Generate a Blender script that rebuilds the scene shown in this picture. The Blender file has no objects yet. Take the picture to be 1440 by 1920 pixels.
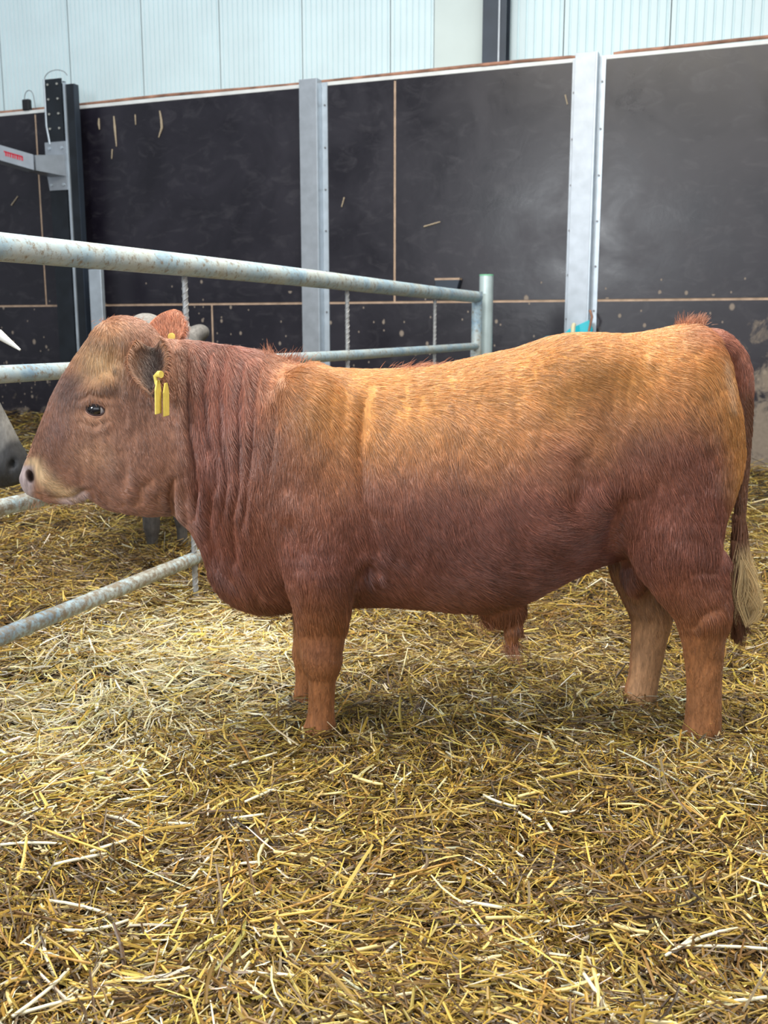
import bpy, bmesh, math, random
import numpy as np
from mathutils import Vector, Matrix

random.seed(7)
rng = np.random.default_rng(11)
scene = bpy.context.scene
C = scene.collection

# ------------------------------------------------------------------ camera
F = 1880.0                      # focal length in pixels of the 1440x1920 frame
CAM_H = 1.30
TH = math.atan(345.0 / F)       # pitch below the horizon
cam = bpy.data.cameras.new('camera')
cam.sensor_fit = 'HORIZONTAL'
cam.sensor_width = 36.0
cam.lens = F / 1440.0 * 36.0
cam.clip_start = 0.05
cam.clip_end = 200
cam.dof.use_dof = True
cam.dof.focus_distance = 2.75
cam.dof.aperture_fstop = 8.0
cam_o = bpy.data.objects.new('camera', cam)
cam_o.location = (0, 0, CAM_H)
cam_o.rotation_euler = (math.pi / 2 - TH, 0, 0)
C.objects.link(cam_o)
scene.camera = cam_o

# ------------------------------------------------------------------ light
scene.view_settings.view_transform = 'Standard'
scene.view_settings.look = 'None'
scene.view_settings.gamma = 1.0
scene.view_settings.use_curve_mapping = False
scene.view_settings.exposure = 0.14
world = bpy.data.worlds.new('daylight')
scene.world = world
world.use_nodes = True
bgn = world.node_tree.nodes['Background']
bgn.inputs['Color'].default_value = (0.86, 0.93, 1.0, 1)
bgn.inputs['Strength'].default_value = 0.37

def area_light(name, loc, target, sx, sy, power, color):
    l = bpy.data.lights.new(name, 'AREA')
    l.shape = 'RECTANGLE'; l.size = sx; l.size_y = sy
    l.energy = power; l.color = color
    o = bpy.data.objects.new(name, l)
    o.location = loc
    o.rotation_euler = (Vector(target) - Vector(loc)).to_track_quat('-Z', 'Y').to_euler()
    C.objects.link(o)
    return o
area_light('roof_light', (0.4, 3.7, 6.0), (0.2, 3.5, 0), 7.0, 2.4, 780, (1.0, 0.92, 0.78))
area_light('open_front', (1.0, -5.0, 3.2), (0.2, 4.0, 1.2), 10.0, 3.6, 210, (0.88, 0.94, 1.0))
area_light('door_light', (-4.6, -0.6, 3.4), (-1.0, 3.4, 0.0), 1.4, 1.4, 300, (0.93, 0.97, 1.0))
rear = area_light('rear_fill_light', (-1.2, 7.6, 8.2), (-0.2, 11.0, 3.6), 13.0, 1.6, 310, (0.93, 0.98, 1.0))  # unseen fill light, added to brighten the back wall and cladding
_wa = math.radians(21.2)
_x = Vector((math.cos(_wa), -math.sin(_wa), 0)); _z = -(Vector((math.sin(_wa), math.cos(_wa), 0)) * 0.60 + Vector((0, 0, -0.80))); _y = _z.cross(_x)
rear.rotation_euler = Matrix((_x, _y, _z)).transposed().to_euler()

# ------------------------------------------------------------------ helpers
CT, ST = math.cos(TH), math.sin(TH)
def P(px, py, Y):
    """the point at forward distance Y that the photograph shows at px, py"""
    u = (px - 720.0) / F; v = (960.0 - py) / F
    dy = CT + v * ST; dz = -ST + v * CT
    t = Y / dy
    return (u * t, Y, CAM_H + dz * t)
def proj(x, y, z):
    zz = z - CAM_H
    fw = y * CT - zz * ST; up = y * ST + zz * CT
    return 720.0 + F * x / fw, 960.0 - F * up / fw

MATS = {}
def new_mat(name):
    m = bpy.data.materials.new(name); m.use_nodes = True
    nt = m.node_tree; b = nt.nodes['Principled BSDF']
    MATS[name] = m
    return m, nt, b
def simple(name, col, rough=0.6, metal=0.0, noise=0.0, scale=20.0, bump=0.0, spec=0.5):
    m, nt, b = new_mat(name)
    b.inputs['Roughness'].default_value = rough
    b.inputs['Metallic'].default_value = metal
    b.inputs['Specular IOR Level'].default_value = spec
    b.inputs['Base Color'].default_value = (*col, 1)
    if noise or bump:
        tc = nt.nodes.new('ShaderNodeTexCoord')
        n = nt.nodes.new('ShaderNodeTexNoise'); n.inputs['Scale'].default_value = scale
        n.inputs['Detail'].default_value = 5
        nt.links.new(tc.outputs['Object'], n.inputs['Vector'])
        if noise:
            r = nt.nodes.new('ShaderNodeValToRGB')
            r.color_ramp.elements[0].position = 0.3; r.color_ramp.elements[1].position = 0.7
            r.color_ramp.elements[0].color = (*[c * (1 - noise) for c in col], 1)
            r.color_ramp.elements[1].color = (*[min(1, c * (1 + noise)) for c in col], 1)
            nt.links.new(n.outputs['Fac'], r.inputs['Fac'])
            nt.links.new(r.outputs['Color'], b.inputs['Base Color'])
        if bump:
            bp = nt.nodes.new('ShaderNodeBump'); bp.inputs['Strength'].default_value = bump
            bp.inputs['Distance'].default_value = 0.01
            nt.links.new(n.outputs['Fac'], bp.inputs['Height'])
            nt.links.new(bp.outputs['Normal'], b.inputs['Normal'])
    return m

class MB:
    """collects boxes, tubes and prisms into one mesh"""
    def __init__(s): s.v = []; s.f = []
    def add(s, v, f):
        k = len(s.v); s.v += [tuple(p) for p in v]; s.f += [tuple(i + k for i in q) for q in f]
    def box(s, x0, x1, y0, y1, z0, z1):
        v = [(x0,y0,z0),(x1,y0,z0),(x1,y1,z0),(x0,y1,z0),(x0,y0,z1),(x1,y0,z1),(x1,y1,z1),(x0,y1,z1)]
        s.add(v, [(0,3,2,1),(4,5,6,7),(0,1,5,4),(1,2,6,5),(2,3,7,6),(3,0,4,7)])
    def tube(s, pts, r, n=12, cap=True):
        pts = [Vector(p) for p in pts]
        rs = r if isinstance(r, (list, tuple)) else [r] * len(pts)
        V = []; prev = None
        for i, p in enumerate(pts):
            d = (pts[min(i + 1, len(pts) - 1)] - pts[max(i - 1, 0)]).normalized()
            if prev is None:
                a = d.orthogonal().normalized()
            else:
                a = (prev - d * prev.dot(d)).normalized()
            prev = a; b = d.cross(a)
            for k in range(n):
                t = 2 * math.pi * k / n
                V.append(p + (a * math.cos(t) + b * math.sin(t)) * rs[i])
        Fc = []
        for i in range(len(pts) - 1):
            for k in range(n):
                k2 = (k + 1) % n
                Fc.append((i*n+k, i*n+k2, (i+1)*n+k2, (i+1)*n+k))
        if cap:
            Fc.append(tuple(range(n - 1, -1, -1))); Fc.append(tuple(range((len(pts)-1)*n, len(pts)*n)))
        s.add(V, Fc)
    def prism(s, poly, y0, y1):
        """poly in x,z extruded along y"""
        n = len(poly)
        v = [(a, y0, b) for a, b in poly] + [(a, y1, b) for a, b in poly]
        f = [tuple(range(n)), tuple(range(2*n-1, n-1, -1))]
        f += [(i, i + n, (i + 1) % n + n, (i + 1) % n) for i in range(n)]
        s.add(v, f)
    def mesh(s, name, smooth=False):
        me = bpy.data.meshes.new(name); me.from_pydata(s.v, [], s.f)
        bm = bmesh.new(); bm.from_mesh(me); bmesh.ops.recalc_face_normals(bm, faces=bm.faces); bm.to_mesh(me); bm.free()
        if smooth:
            me.polygons.foreach_set('use_smooth', [True] * len(me.polygons))
        return me
    def build(s, name, mat, parent=None, smooth=False, bevel=0.0):
        o = bpy.data.objects.new(name, s.mesh(name, smooth))
        o.data.materials.append(mat); C.objects.link(o)
        if parent: o.parent = parent
        if bevel:
            b = o.modifiers.new('bevel', 'BEVEL'); b.width = bevel; b.segments = 2; b.limit_method = 'ANGLE'
        if smooth and not bevel:
            es = o.modifiers.new('split', 'EDGE_SPLIT'); es.split_angle = math.radians(50)
        return o
def tag(o, label=None, cat=None, group=None, kind=None):
    if label: o['label'] = label
    if cat: o['category'] = cat
    if group: o['group'] = group
    if kind: o['kind'] = kind
    return o
def empty(name, loc=(0,0,0), rz=0.0):
    o = bpy.data.objects.new(name, None); o.location = loc; o.rotation_euler = (0, 0, rz)
    o.empty_display_size = 0.1
    C.objects.link(o); return o
def np_mesh(name, V, Q, smooth=True):
    """V (n,3), Q (m,4) or (m,3)"""
    me = bpy.data.meshes.new(name)
    V = np.asarray(V, np.float32); Q = np.asarray(Q, np.int32)
    k = Q.shape[1]
    me.vertices.add(len(V)); me.vertices.foreach_set('co', V.ravel())
    me.loops.add(Q.size); me.loops.foreach_set('vertex_index', Q.ravel())
    me.polygons.add(len(Q))
    me.polygons.foreach_set('loop_start', np.arange(0, Q.size, k, dtype=np.int32))
    me.polygons.foreach_set('loop_total', np.full(len(Q), k, np.int32))
    me.polygons.foreach_set('use_smooth', np.full(len(Q), smooth))
    me.update(calc_edges=True)
    return me
def vcol(me, name, col):
    a = me.attributes.new(name, 'FLOAT_COLOR', 'POINT')
    c = np.ones((len(me.vertices), 4), np.float32); c[:, :3] = col
    a.data.foreach_set('color', c.ravel())
def sstep(a, b, x):
    t = np.clip((x - a) / (b - a), 0, 1); return t * t * (3 - 2 * t)
def vnoise(x, y, seed=0):
    """smooth value noise, vectorised"""
    xi = np.floor(x).astype(np.int64); yi = np.floor(y).astype(np.int64)
    xf = x - xi; yf = y - yi
    def h(a, b):
        n = (a * 374761393 + b * 668265263 + seed * 974711) & 0x7fffffff
        n = ((n ^ (n >> 13)) * 1274126177) & 0x7fffffff
        return ((n ^ (n >> 16)) & 0xffff) / 65535.0
    u = xf * xf * (3 - 2 * xf); v = yf * yf * (3 - 2 * yf)
    return (h(xi, yi) * (1-u) + h(xi+1, yi) * u) * (1-v) + (h(xi, yi+1) * (1-u) + h(xi+1, yi+1) * u) * v

# ------------------------------------------------------------------ setting: wall, cladding, posts
WA = math.radians(21.2)
WO = Vector((0, 11.0, 0))
SD = Vector((math.cos(WA), -math.sin(WA), 0)); ND = Vector((math.sin(WA), math.cos(WA), 0))
def W(px, py, d=0.0):
    """along-wall position and height of the wall point seen at px, py; d is depth behind the wall face"""
    u = (px - 720.0) / F; v = (960.0 - py) / F
    dr = Vector((u, CT + v * ST, -ST + v * CT))
    t = (WO.dot(ND) + d) / dr.dot(ND)
    p = dr * t
    return (p - WO).dot(SD), p.z + CAM_H

def board_material():
    m, nt, b = new_mat('phenolic_plywood')
    L = nt.links.new
    tc = nt.nodes.new('ShaderNodeTexCoord')
    info = nt.nodes.new('ShaderNodeObjectInfo')
    co = tc.outputs['Object']
    def noise(scale, detail=4, rough=0.55, vec=co, dist=0.0):
        n = nt.nodes.new('ShaderNodeTexNoise'); n.inputs['Scale'].default_value = scale
        n.inputs['Detail'].default_value = detail; n.inputs['Roughness'].default_value = rough
        n.inputs['Distortion'].default_value = dist
        L(vec, n.inputs['Vector']); return n.outputs['Fac']
    def ramp(fac, a, b_, ca=(0,0,0,1), cb=(1,1,1,1)):
        r = nt.nodes.new('ShaderNodeValToRGB')
        r.color_ramp.elements[0].position = a; r.color_ramp.elements[1].position = b_
        r.color_ramp.elements[0].color = ca; r.color_ramp.elements[1].color = cb
        L(fac, r.inputs['Fac']); return r.outputs['Color']
    def math_(op, a, b_=None):
        n = nt.nodes.new('ShaderNodeMath'); n.operation = op
        for i, x in enumerate((a, b_)):
            if x is None: continue
            if isinstance(x, (int, float)): n.inputs[i].default_value = x
            else: L(x, n.inputs[i])
        return n.outputs[0]
    def mix(f, a, b_):
        n = nt.nodes.new('ShaderNodeMix'); n.data_type = 'RGBA'
        for k, x in ((0, f), (6, a), (7, b_)):
            if isinstance(x, tuple): n.inputs[k].default_value = x
            elif isinstance(x, (int, float)): n.inputs[k].default_value = x
            else: L(x, n.inputs[k])
        return n.outputs[2]
    cloud = ramp(noise(1.3, 5, 0.6, dist=0.6), 0.35, 0.72)
    base = mix(cloud, (0.0085, 0.0070, 0.0125, 1), (0.019, 0.0165, 0.026, 1))
    # stained dusty film: faint wiped smears
    mp = nt.nodes.new('ShaderNodeMapping'); mp.inputs['Scale'].default_value = (1.2, 1, 2.2); mp.inputs['Rotation'].default_value = (0, 0.5, 0)
    L(co, mp.inputs['Vector'])
    smear = ramp(noise(3.0, 6, 0.62, mp.outputs['Vector'], 1.2), 0.52, 0.80)
    base = mix(math_('MULTIPLY', smear, 0.45), base, (0.070, 0.066, 0.076, 1))
    # dried splashes: round flecks of a few sizes
    sep = nt.nodes.new('ShaderNodeSeparateXYZ'); L(co, sep.inputs[0])
    low = nt.nodes.new('ShaderNodeMapRange'); L(sep.outputs['Z'], low.inputs['Value'])
    low.inputs['From Min'].default_value = 3.2; low.inputs['From Max'].default_value = 0.7
    fl = None
    for sc, th, rad in ((4.5, 0.92, 0.13), (8.0, 0.93, 0.15), (17.0, 0.93, 0.17)):
        vo = nt.nodes.new('ShaderNodeTexVoronoi'); vo.inputs['Scale'].default_value = sc
        ds = nt.nodes.new('ShaderNodeMapping'); ds.inputs['Scale'].default_value = (1, 0.75, 1)
        cmb = nt.nodes.new('ShaderNodeCombineXYZ'); L(sep.outputs['X'], cmb.inputs['X']); L(sep.outputs['Z'], cmb.inputs['Y']); vo.voronoi_dimensions = '2D'
        L(cmb.outputs[0], ds.inputs['Vector']); L(ds.outputs['Vector'], vo.inputs['Vector'])
        near = ramp(vo.outputs['Distance'], rad * 0.6, rad, (1,1,1,1), (0,0,0,1))
        sp = nt.nodes.new('ShaderNodeSeparateColor'); L(vo.outputs['Color'], sp.inputs[0])
        thr = math_('SUBTRACT', th + 0.22, math_('MULTIPLY', low.outputs[0], 0.30))
        keep = math_('GREATER_THAN', sp.outputs[0], thr)
        s = math_('MULTIPLY', near, keep)
        fl = s if fl is None else math_('MAXIMUM', fl, s)
    base = mix(math_('MULTIPLY', fl, 0.75), base, (0.33, 0.27, 0.22, 1))
    # dried mud splashed up from the bedding, heavier towards the floor and to the right
    mud_h = math_('SUBTRACT', 1.15, sep.outputs['Z'])
    rt = nt.nodes.new('ShaderNodeMapRange'); L(sep.outputs['X'], rt.inputs['Value'])
    rt.inputs['From Min'].default_value = 1.6; rt.inputs['From Max'].default_value = 4.2
    rt.inputs['To Min'].default_value = -0.06; rt.inputs['To Max'].default_value = 0.12
    n1 = noise(4.2, 9, 0.66, dist=0.5)
    mm = math_('ADD', math_('ADD', n1, math_('MULTIPLY', mud_h, 0.16)), rt.outputs[0])
    mud = math_('MULTIPLY', ramp(mm, 0.62, 0.74), 0.8)
    base = mix(mud, base, mix(noise(30, 3), (0.20, 0.155, 0.115, 1), (0.34, 0.28, 0.22, 1)))
    L(base, b.inputs['Base Color'])
    rr = math_('ADD', math_('MULTIPLY', cloud, 0.16), 0.26)
    rr = math_('ADD', rr, math_('MULTIPLY', math_('MAXIMUM', mud, fl), 0.5))
    L(rr, b.inputs['Roughness'])
    b.inputs['Specular IOR Level'].default_value = 0.55
    bp = nt.nodes.new('ShaderNodeBump'); bp.inputs['Strength'].default_value = 0.12; bp.inputs['Distance'].default_value = 0.01
    L(mm, bp.inputs['Height']); L(bp.outputs['Normal'], b.inputs['Normal'])
    return m
M_board = board_material()
M_ply_edge = simple('bare_plywood_edge', (0.46, 0.33, 0.24), 0.8, noise=0.25, scale=9)
M_white_trim = simple('white_flashing', (0.72, 0.74, 0.73), 0.45, noise=0.12, scale=4)
def galv(name, col, rough=0.42, metal=0.55):
    m, nt, b = new_mat(name)
    tc = nt.nodes.new('ShaderNodeTexCoord')
    vo = nt.nodes.new('ShaderNodeTexNoise'); vo.inputs['Scale'].default_value = 9; vo.inputs['Detail'].default_value = 6
    r = nt.nodes.new('ShaderNodeValToRGB')
    r.color_ramp.elements[0].position = 0.3; r.color_ramp.elements[1].position = 0.72
    r.color_ramp.elements[0].color = (*[c * 0.88 for c in col], 1); r.color_ramp.elements[1].color = (*[min(1, c * 1.08) for c in col], 1)
    nt.links.new(tc.outputs['Object'], vo.inputs['Vector']); nt.links.new(vo.outputs['Fac'], r.inputs['Fac'])
    nt.links.new(r.outputs['Color'], b.inputs['Base Color'])
    b.inputs['Metallic'].default_value = metal; b.inputs['Roughness'].default_value = rough
    return m
M_galv = galv('galvanised_steel', (0.40, 0.44, 0.49))
M_galv_light = galv('bright_galvanised_edge', (0.52, 0.59, 0.66))
M_bolt = simple('dull_bolt', (0.20, 0.20, 0.21), 0.5, 0.6)
M_dark_steel = simple('dark_painted_steel', (0.012, 0.016, 0.022), 0.42, 0.2, noise=0.3, scale=6)
M_column = simple('blue_black_column', (0.030, 0.042, 0.062), 0.45, 0.1, noise=0.2, scale=3)
M_pipe = simple('rusty_pipe', (0.34, 0.17, 0.11), 0.7, 0.2, noise=0.45, scale=7)
M_clad = simple('white_cladding', (0.66, 0.785, 0.815), 0.55, 0.0, noise=0.04, scale=2)
M_clad_plain = simple('offwhite_plain_panel', (0.60, 0.68, 0.66), 0.6, 0.0, noise=0.04, scale=2)
M_cable = simple('grey_cable', (0.20, 0.22, 0.24), 0.6)
M_black = simple('black_plastic', (0.012, 0.012, 0.014), 0.5)
M_red = simple('red_lettering', (0.62, 0.03, 0.06), 0.5)
M_teal = simple('turquoise_plastic', (0.02, 0.46, 0.56), 0.35)
M_cream = simple('cream_rubber', (0.62, 0.58, 0.38), 0.6)

S0, S1 = -18.0, 10.0
TOP = W(720, 151)[1]
SEAM = W(720, 567)[1]
wall = MB(); wall.box(S0, S1, 0.006, 0.10, -0.4, TOP - 0.012)
wall_back = wall.build('wall_back', M_ply_edge)
wall_back.location = WO; wall_back.rotation_euler = (0, 0, -WA)
tag(wall_back, 'dark film-faced plywood pen wall with pale seams between the boards', kind='structure')
def boards(xs, z0, z1):
    for a, b in zip(xs[:-1], xs[1:]):
        m = MB(); m.box(a + 0.0125, b - 0.0125, 0.0, 0.0055, z0, z1)
        m.build('plywood_board', M_board, wall_back)
sx = lambda px, py: W(px, py)[0]
up_x = [S0, -14.6, -12.1, -9.6, -7.2, sx(76, 390), sx(128, 390), sx(600, 390), sx(740, 390), sx(1095, 390), 3.6 + sx(1095, 390) - 0.6, S1]
boards(up_x, SEAM + 0.0125, TOP)
lo_x = [S0, -14.6, -12.1, -9.6, -7.0, sx(128, 600), sx(398, 605), sx(600, 600), sx(1100, 600), sx(1095, 600) + 2.9, S1]
boards(lo_x, -0.4, SEAM - 0.0125)
# flashing strip above the boards, then the rusty water pipe that runs along it
m = MB(); m.box(S0, S1, 0.0, 0.11, TOP + 0.002, TOP + 0.040)
o = m.build('trim_1', M_white_trim, None, bevel=0.004); o.location = WO; o.rotation_euler = (0, 0, -WA)
tag(o, 'white metal flashing strip along the top of the dark wall', kind='structure')
m = MB(); pts = []
ss = np.linspace(S0, sx(1066, 112), 40)
for s in ss: pts.append((s, 0.07 + 0.006 * math.sin(s * 3), TOP + 0.070 + 0.008 * math.sin(s * 1.7)))
pts += [(ss[-1] + 0.06, 0.07, TOP + 0.062), (ss[-1] + 0.09, 0.07, TOP + 0.045)]
m.tube(pts, 0.017, 8)
o = m.build('water_pipe', M_pipe, None, True); o.location = WO; o.rotation_euler = (0, 0, -WA)
tag(o, 'long thin rusty pipe on the wall top, bending down at the right-hand post', 'pipe')
m = MB(); s0 = sx(1148, 108)
m.tube([(s0, 0.07, TOP + 0.060), (s0 + 0.12, 0.07, TOP + 0.070)] + [(s, 0.07, TOP + 0.075 + 0.008 * math.sin(s * 2)) for s in np.linspace(s0 + 0.4, S1, 12)], 0.017, 8)
o = m.build('water_pipe', M_pipe, None, True); o.location = WO; o.rotation_euler = (0, 0, -WA)
tag(o, 'brown pipe on the wall top at the far right of the right-hand post', 'pipe')

# ribbed cladding above and behind the boards
CD = 0.34
sc = lambda px, py: W(px, py, CD)[0]
wu = MB(); wu.box(S0 - 1, S1, CD + 0.06, CD + 0.14, 3.3, 7.0)
wall_upper = wu.build('wall_upper', M_clad_plain)
wall_upper.location = WO; wall_upper.rotation_euler = (0, 0, -WA)
tag(wall_upper, 'tall white ribbed metal cladding above the dark plywood wall', kind='structure')
def cladding(a, b, pitch, depth):
    m = MB(); n = max(1, round((b - a - 0.012) / pitch)); p = (b - a - 0.012) / n; x = a + 0.006
    prof = [(x, CD)]
    for i in range(n):
        x0 = x + i * p
        prof += [(x0 + p * 0.50, CD), (x0 + p * 0.60, CD + depth), (x0 + p * 0.72, CD + depth), (x0 + p * 0.80, CD)]
    prof.append((b - 0.006, CD))
    v = [(q[0], q[1], 3.3) for q in prof] + [(q[0], q[1], 7.0) for q in prof]
    k = len(prof)
    m.add(v, [(i, i + 1, i + 1 + k, i + k) for i in range(k - 1)])
    m.box(a + 0.006, b - 0.006, CD + 0.024, CD + 0.05, 3.3, 7.0)
    return m.build('cladding_panel', M_clad, wall_upper)
e0 = sc(732, 100); e1 = sc(814, 80); e2 = sc(1057, 60)
x = e0
while x > S0: cladding(x - 1.03, x, 0.0645, 0.014); x -= 1.03
cladding(e0, e1, 0.0645, 0.014)
m = MB(); m.box(e1 + 0.006, sc(930, 60), CD - 0.012, CD + 0.045, 3.3, 7.0); m.build('shade_tone_panel', M_clad_plain, wall_upper)  # flat strip; its off-white tone paints in shading on the cladding
cladding(sc(930, 60), e2, 0.087, 0.018)
x = e2
while x < S1: cladding(x, x + 1.03, 0.087, 0.018); x += 1.03
# blue-black building column
cx0 = W(907, 60, 0.2)[0]; cx1 = W(951, 60, 0.2)[0]
t = empty('steel_column', WO, -WA)
m = MB(); m.box(cx0, cx1, 0.15, 0.165, 3.3, 7.0); m.build('flange', M_column, t)
m = MB(); m.box((cx0 + cx1) / 2 - 0.006, (cx0 + cx1) / 2 + 0.006, 0.165, 0.30, 3.3, 7.0); m.build('web', M_column, t)
m = MB(); m.box(cx0, cx1, 0.30, 0.315, 3.3, 7.0); m.build('flange', M_column, t)
m = MB(); q = W(939, 60, 0.2)[0]; m.box(q - 0.012, q + 0.004, 0.140, 0.149, 3.3, 7.0); m.build('edge_strip', M_galv, t)
tag(t, 'blue-black steel building column in front of the white cladding', 'column')

# galvanised posts of the plywood wall
def bolts(parent, xs, zs, y, r=0.010, mat=None):
    me = None
    for xx in xs:
        for zz in zs:
            if me is None:
                b = MB(); b.tube([(0, 0.004, 0), (0, -0.012, 0)], r, 6); o = b.build('bolt', mat or M_bolt, parent); me = o.data
            else:
                o = bpy.data.objects.new('bolt', me); C.objects.link(o); o.parent = parent
            o.location = (xx, y, zz)
def post(pxc, ptop, zbot, label, mirror=1):
    s, zt = W(pxc, ptop)
    t = empty('steel_post', WO + SD * s, -WA)
    m = MB(); m.box(-0.105, 0.092, -0.13, -0.118, zbot, zt); m.build('face_plate', M_galv, t, bevel=0.002)
    m = MB(); m.box(0.093, 0.105, -0.13, -0.012, zbot, zt); m.build('side_plate', M_galv_light, t)
    m = MB(); m.box(-0.105, -0.093, -0.117, -0.012, zbot, zt); m.build('side_plate', M_galv, t)
    m = MB(); m.box(0.106, 0.168, -0.011, -0.001, zbot + 0.3, zt - 0.02); m.build('flange', M_galv_light, t)
    m = MB(); m.box(-0.150, -0.106, -0.011, -0.001, zbot + 0.3, zt - 0.02); m.build('flange', M_galv, t)
    zs = np.arange(zt - 0.25, zbot + 0.35, -0.43)
    bolts(t, [0.140], zs, -0.012); bolts(t, [-0.130], zs - 0.08, -0.012)
    tag(t, label, 'post', 'galvanised posts of the plywood wall')
    return t, s, zt
post(587, 153, -0.3, 'galvanised steel wall post in the middle, behind the gate rails')
tp, sp_, zp_ = post(1104, 104, 0.0, 'galvanised steel wall post rising above the loin of the brown bull')
# turquoise drinker at the foot of the right-hand post
s, z = W(1088, 640)
t = empty('water_trough', WO + SD * s - ND * 0.14 + Vector((0, 0, z)), -WA)
m = MB(); m.prism([(-0.28, -0.42), (0.24, -0.42), (0.17, 0.03), (0.07, 0.055), (-0.27, 0.055), (-0.34, 0.0)], -0.25, -0.005); m.build('bowl', M_teal, t, bevel=0.02)
m = MB(); m.prism([(-0.15, 0.056), (0.14, 0.056), (0.15, 0.12), (0.11, 0.21), (-0.09, 0.12)], -0.03, -0.006); m.build('back_shield', M_teal, t, bevel=0.005)
m = MB(); m.tube([(-0.02, -0.16, 0.05), (-0.02, -0.16, 0.14), (-0.02, -0.12, 0.165)], 0.022, 8); m.build('valve', M_cream, t, True)
m = MB(); m.tube([(0.12, -0.08, 0.10), (0.15, -0.10, 0.24), (0.12, -0.05, 0.30)], 0.012, 8); m.build('hose', M_pipe, t, True)
tag(t, 'turquoise plastic cattle drinker bowl at the foot of the right-hand post', 'drinker')
# small dark bracket on the boards above the gate end
s, z = W(842, 545); z2 = W(842, 522)[1]
t = empty('wall_bracket', WO + SD * s + Vector((0, 0, z)), -WA)
m = MB(); m.prism([(-0.125, 0), (0.11, 0), (0.14, z2 - z - 0.02), (-0.13, z2 - z - 0.02)], -0.09, -0.001); m.build('body', M_column, t, bevel=0.006)
m = MB(); m.box(-0.13, 0.14, -0.09, -0.001, z2 - z - 0.02, z2 - z); m.build('cap', M_ply_edge, t)
tag(t, 'small dark bracket with a tan top edge fixed to the boards', 'bracket')

# dark H post on the left with its drilled plate, cable and bracket
BD = -0.30
zt = W(105, 147, BD)[1]; s = W(105, 250, BD)[0]
t = empty('steel_beam', WO + SD * s, -WA)
m = MB(); m.box(-0.125, 0.110, -0.30, -0.285, -0.4, zt); m.build('drilled_plate', M_dark_steel, t)
m = MB(); m.box(-0.01, 0.005, -0.284, -0.02, -0.4, zt - 0.02); m.build('web', M_dark_steel, t)
m = MB(); m.box(0.112, 0.128, -0.280, -0.240, -0.4, zt - 0.03); m.build('inner_angle', M_column, t)
m = MB(); m.box(0.130, 0.158, -0.300, -0.270, -0.4, zt - 0.05); m.build('edge_angle', M_galv_light, t)
m = MB(); m.box(0.160, 0.262, -0.285, -0.272, -0.4, zt - 0.07); m.build('flange', M_dark_steel, t)
m = MB(); m.box(0.264, 0.272, -0.285, -0.20, -0.4, zt - 0.07); m.build('flange_edge', M_column, t)
bolts(t, [-0.075, 0.055], np.arange(zt - 0.06, zt - 0.95, -0.16), -0.301, 0.013, simple('pale_bolt', (0.45, 0.45, 0.42), 0.5, 0.4))
m = MB(); zb = W(110, 270, BD)[1]
m.tube([(-0.085, -0.312, zb), (-0.10, -0.312, zb + 0.10)] + [(-0.118, -0.312, zb + 0.2 + (zt - zb - 0.2) * k / 8.0) for k in range(9)], 0.012, 8)
m.build('cable_conduit', M_galv_light, t, True)
m = MB(); m.tube([(-0.118 + 0.16 * (1 - math.cos(a)), -0.30, zt + 0.09 * math.sin(a)) for a in np.linspace(0, math.pi * 0.93, 14)], 0.0045, 6)
m.build('cable_loop', M_cable, t, True)
tag(t, 'tall dark steel post on the left with bolt holes and a pale cable', 'post')
zb0 = W(110, 357, BD)[1]; zb1 = W(110, 266, BD)[1]; zm = W(110, 322, BD)[1]
b = empty('arm_bracket', WO + SD * s - ND * 0.302, -WA)
m = MB(); m.prism([(-0.155, zb1), (0.13, zb1), (0.13, zb0), (-0.12, zb0), (-0.155, zb0 + 0.22)], -0.014, 0.0); m.build('mounting_plate', M_galv, b)
bolts(b, [-0.09, 0.085], [zb0 + 0.06, zb1 - 0.07], -0.016, 0.017, M_galv_light)
# flared gusset from the arm end to the plate, then the arm itself
v = [(-0.03, -0.34, zm + 0.135), (-0.03, -0.34, zm - 0.03), (-0.19, -0.30, zm - 0.03), (-0.19, -0.30, zm + 0.135),
     (0.12, -0.016, zb1 - 0.15), (0.12, -0.016, zb0 + 0.15), (-0.11, -0.016, zb0 + 0.15), (-0.11, -0.016, zb1 - 0.15)]
m = MB(); m.add(v, [(0,1,2,3), (7,6,5,4), (0,4,5,1), (1,5,6,2), (2,6,7,3), (3,7,4,0)]); m.build('gusset', M_galv, b)
def arm_sec(x, y, z, hw, hh): return [(x + hw, y - 0.03, z + hh), (x + hw, y - 0.03, z - hh), (x - hw, y + 0.03, z - hh), (x - hw, y + 0.03, z + hh)]
A0 = arm_sec(-0.11, -0.345, zm + 0.052, 0.08, 0.083); A1 = arm_sec(-1.60, -0.85, zm + 0.50, 0.08, 0.083)
m = MB(); m.add(A0 + A1, [(0,1,2,3), (7,6,5,4), (0,4,5,1), (1,5,6,2), (2,6,7,3), (3,7,4,0)]); arm = m.build('arm', M_galv, b)
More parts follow.
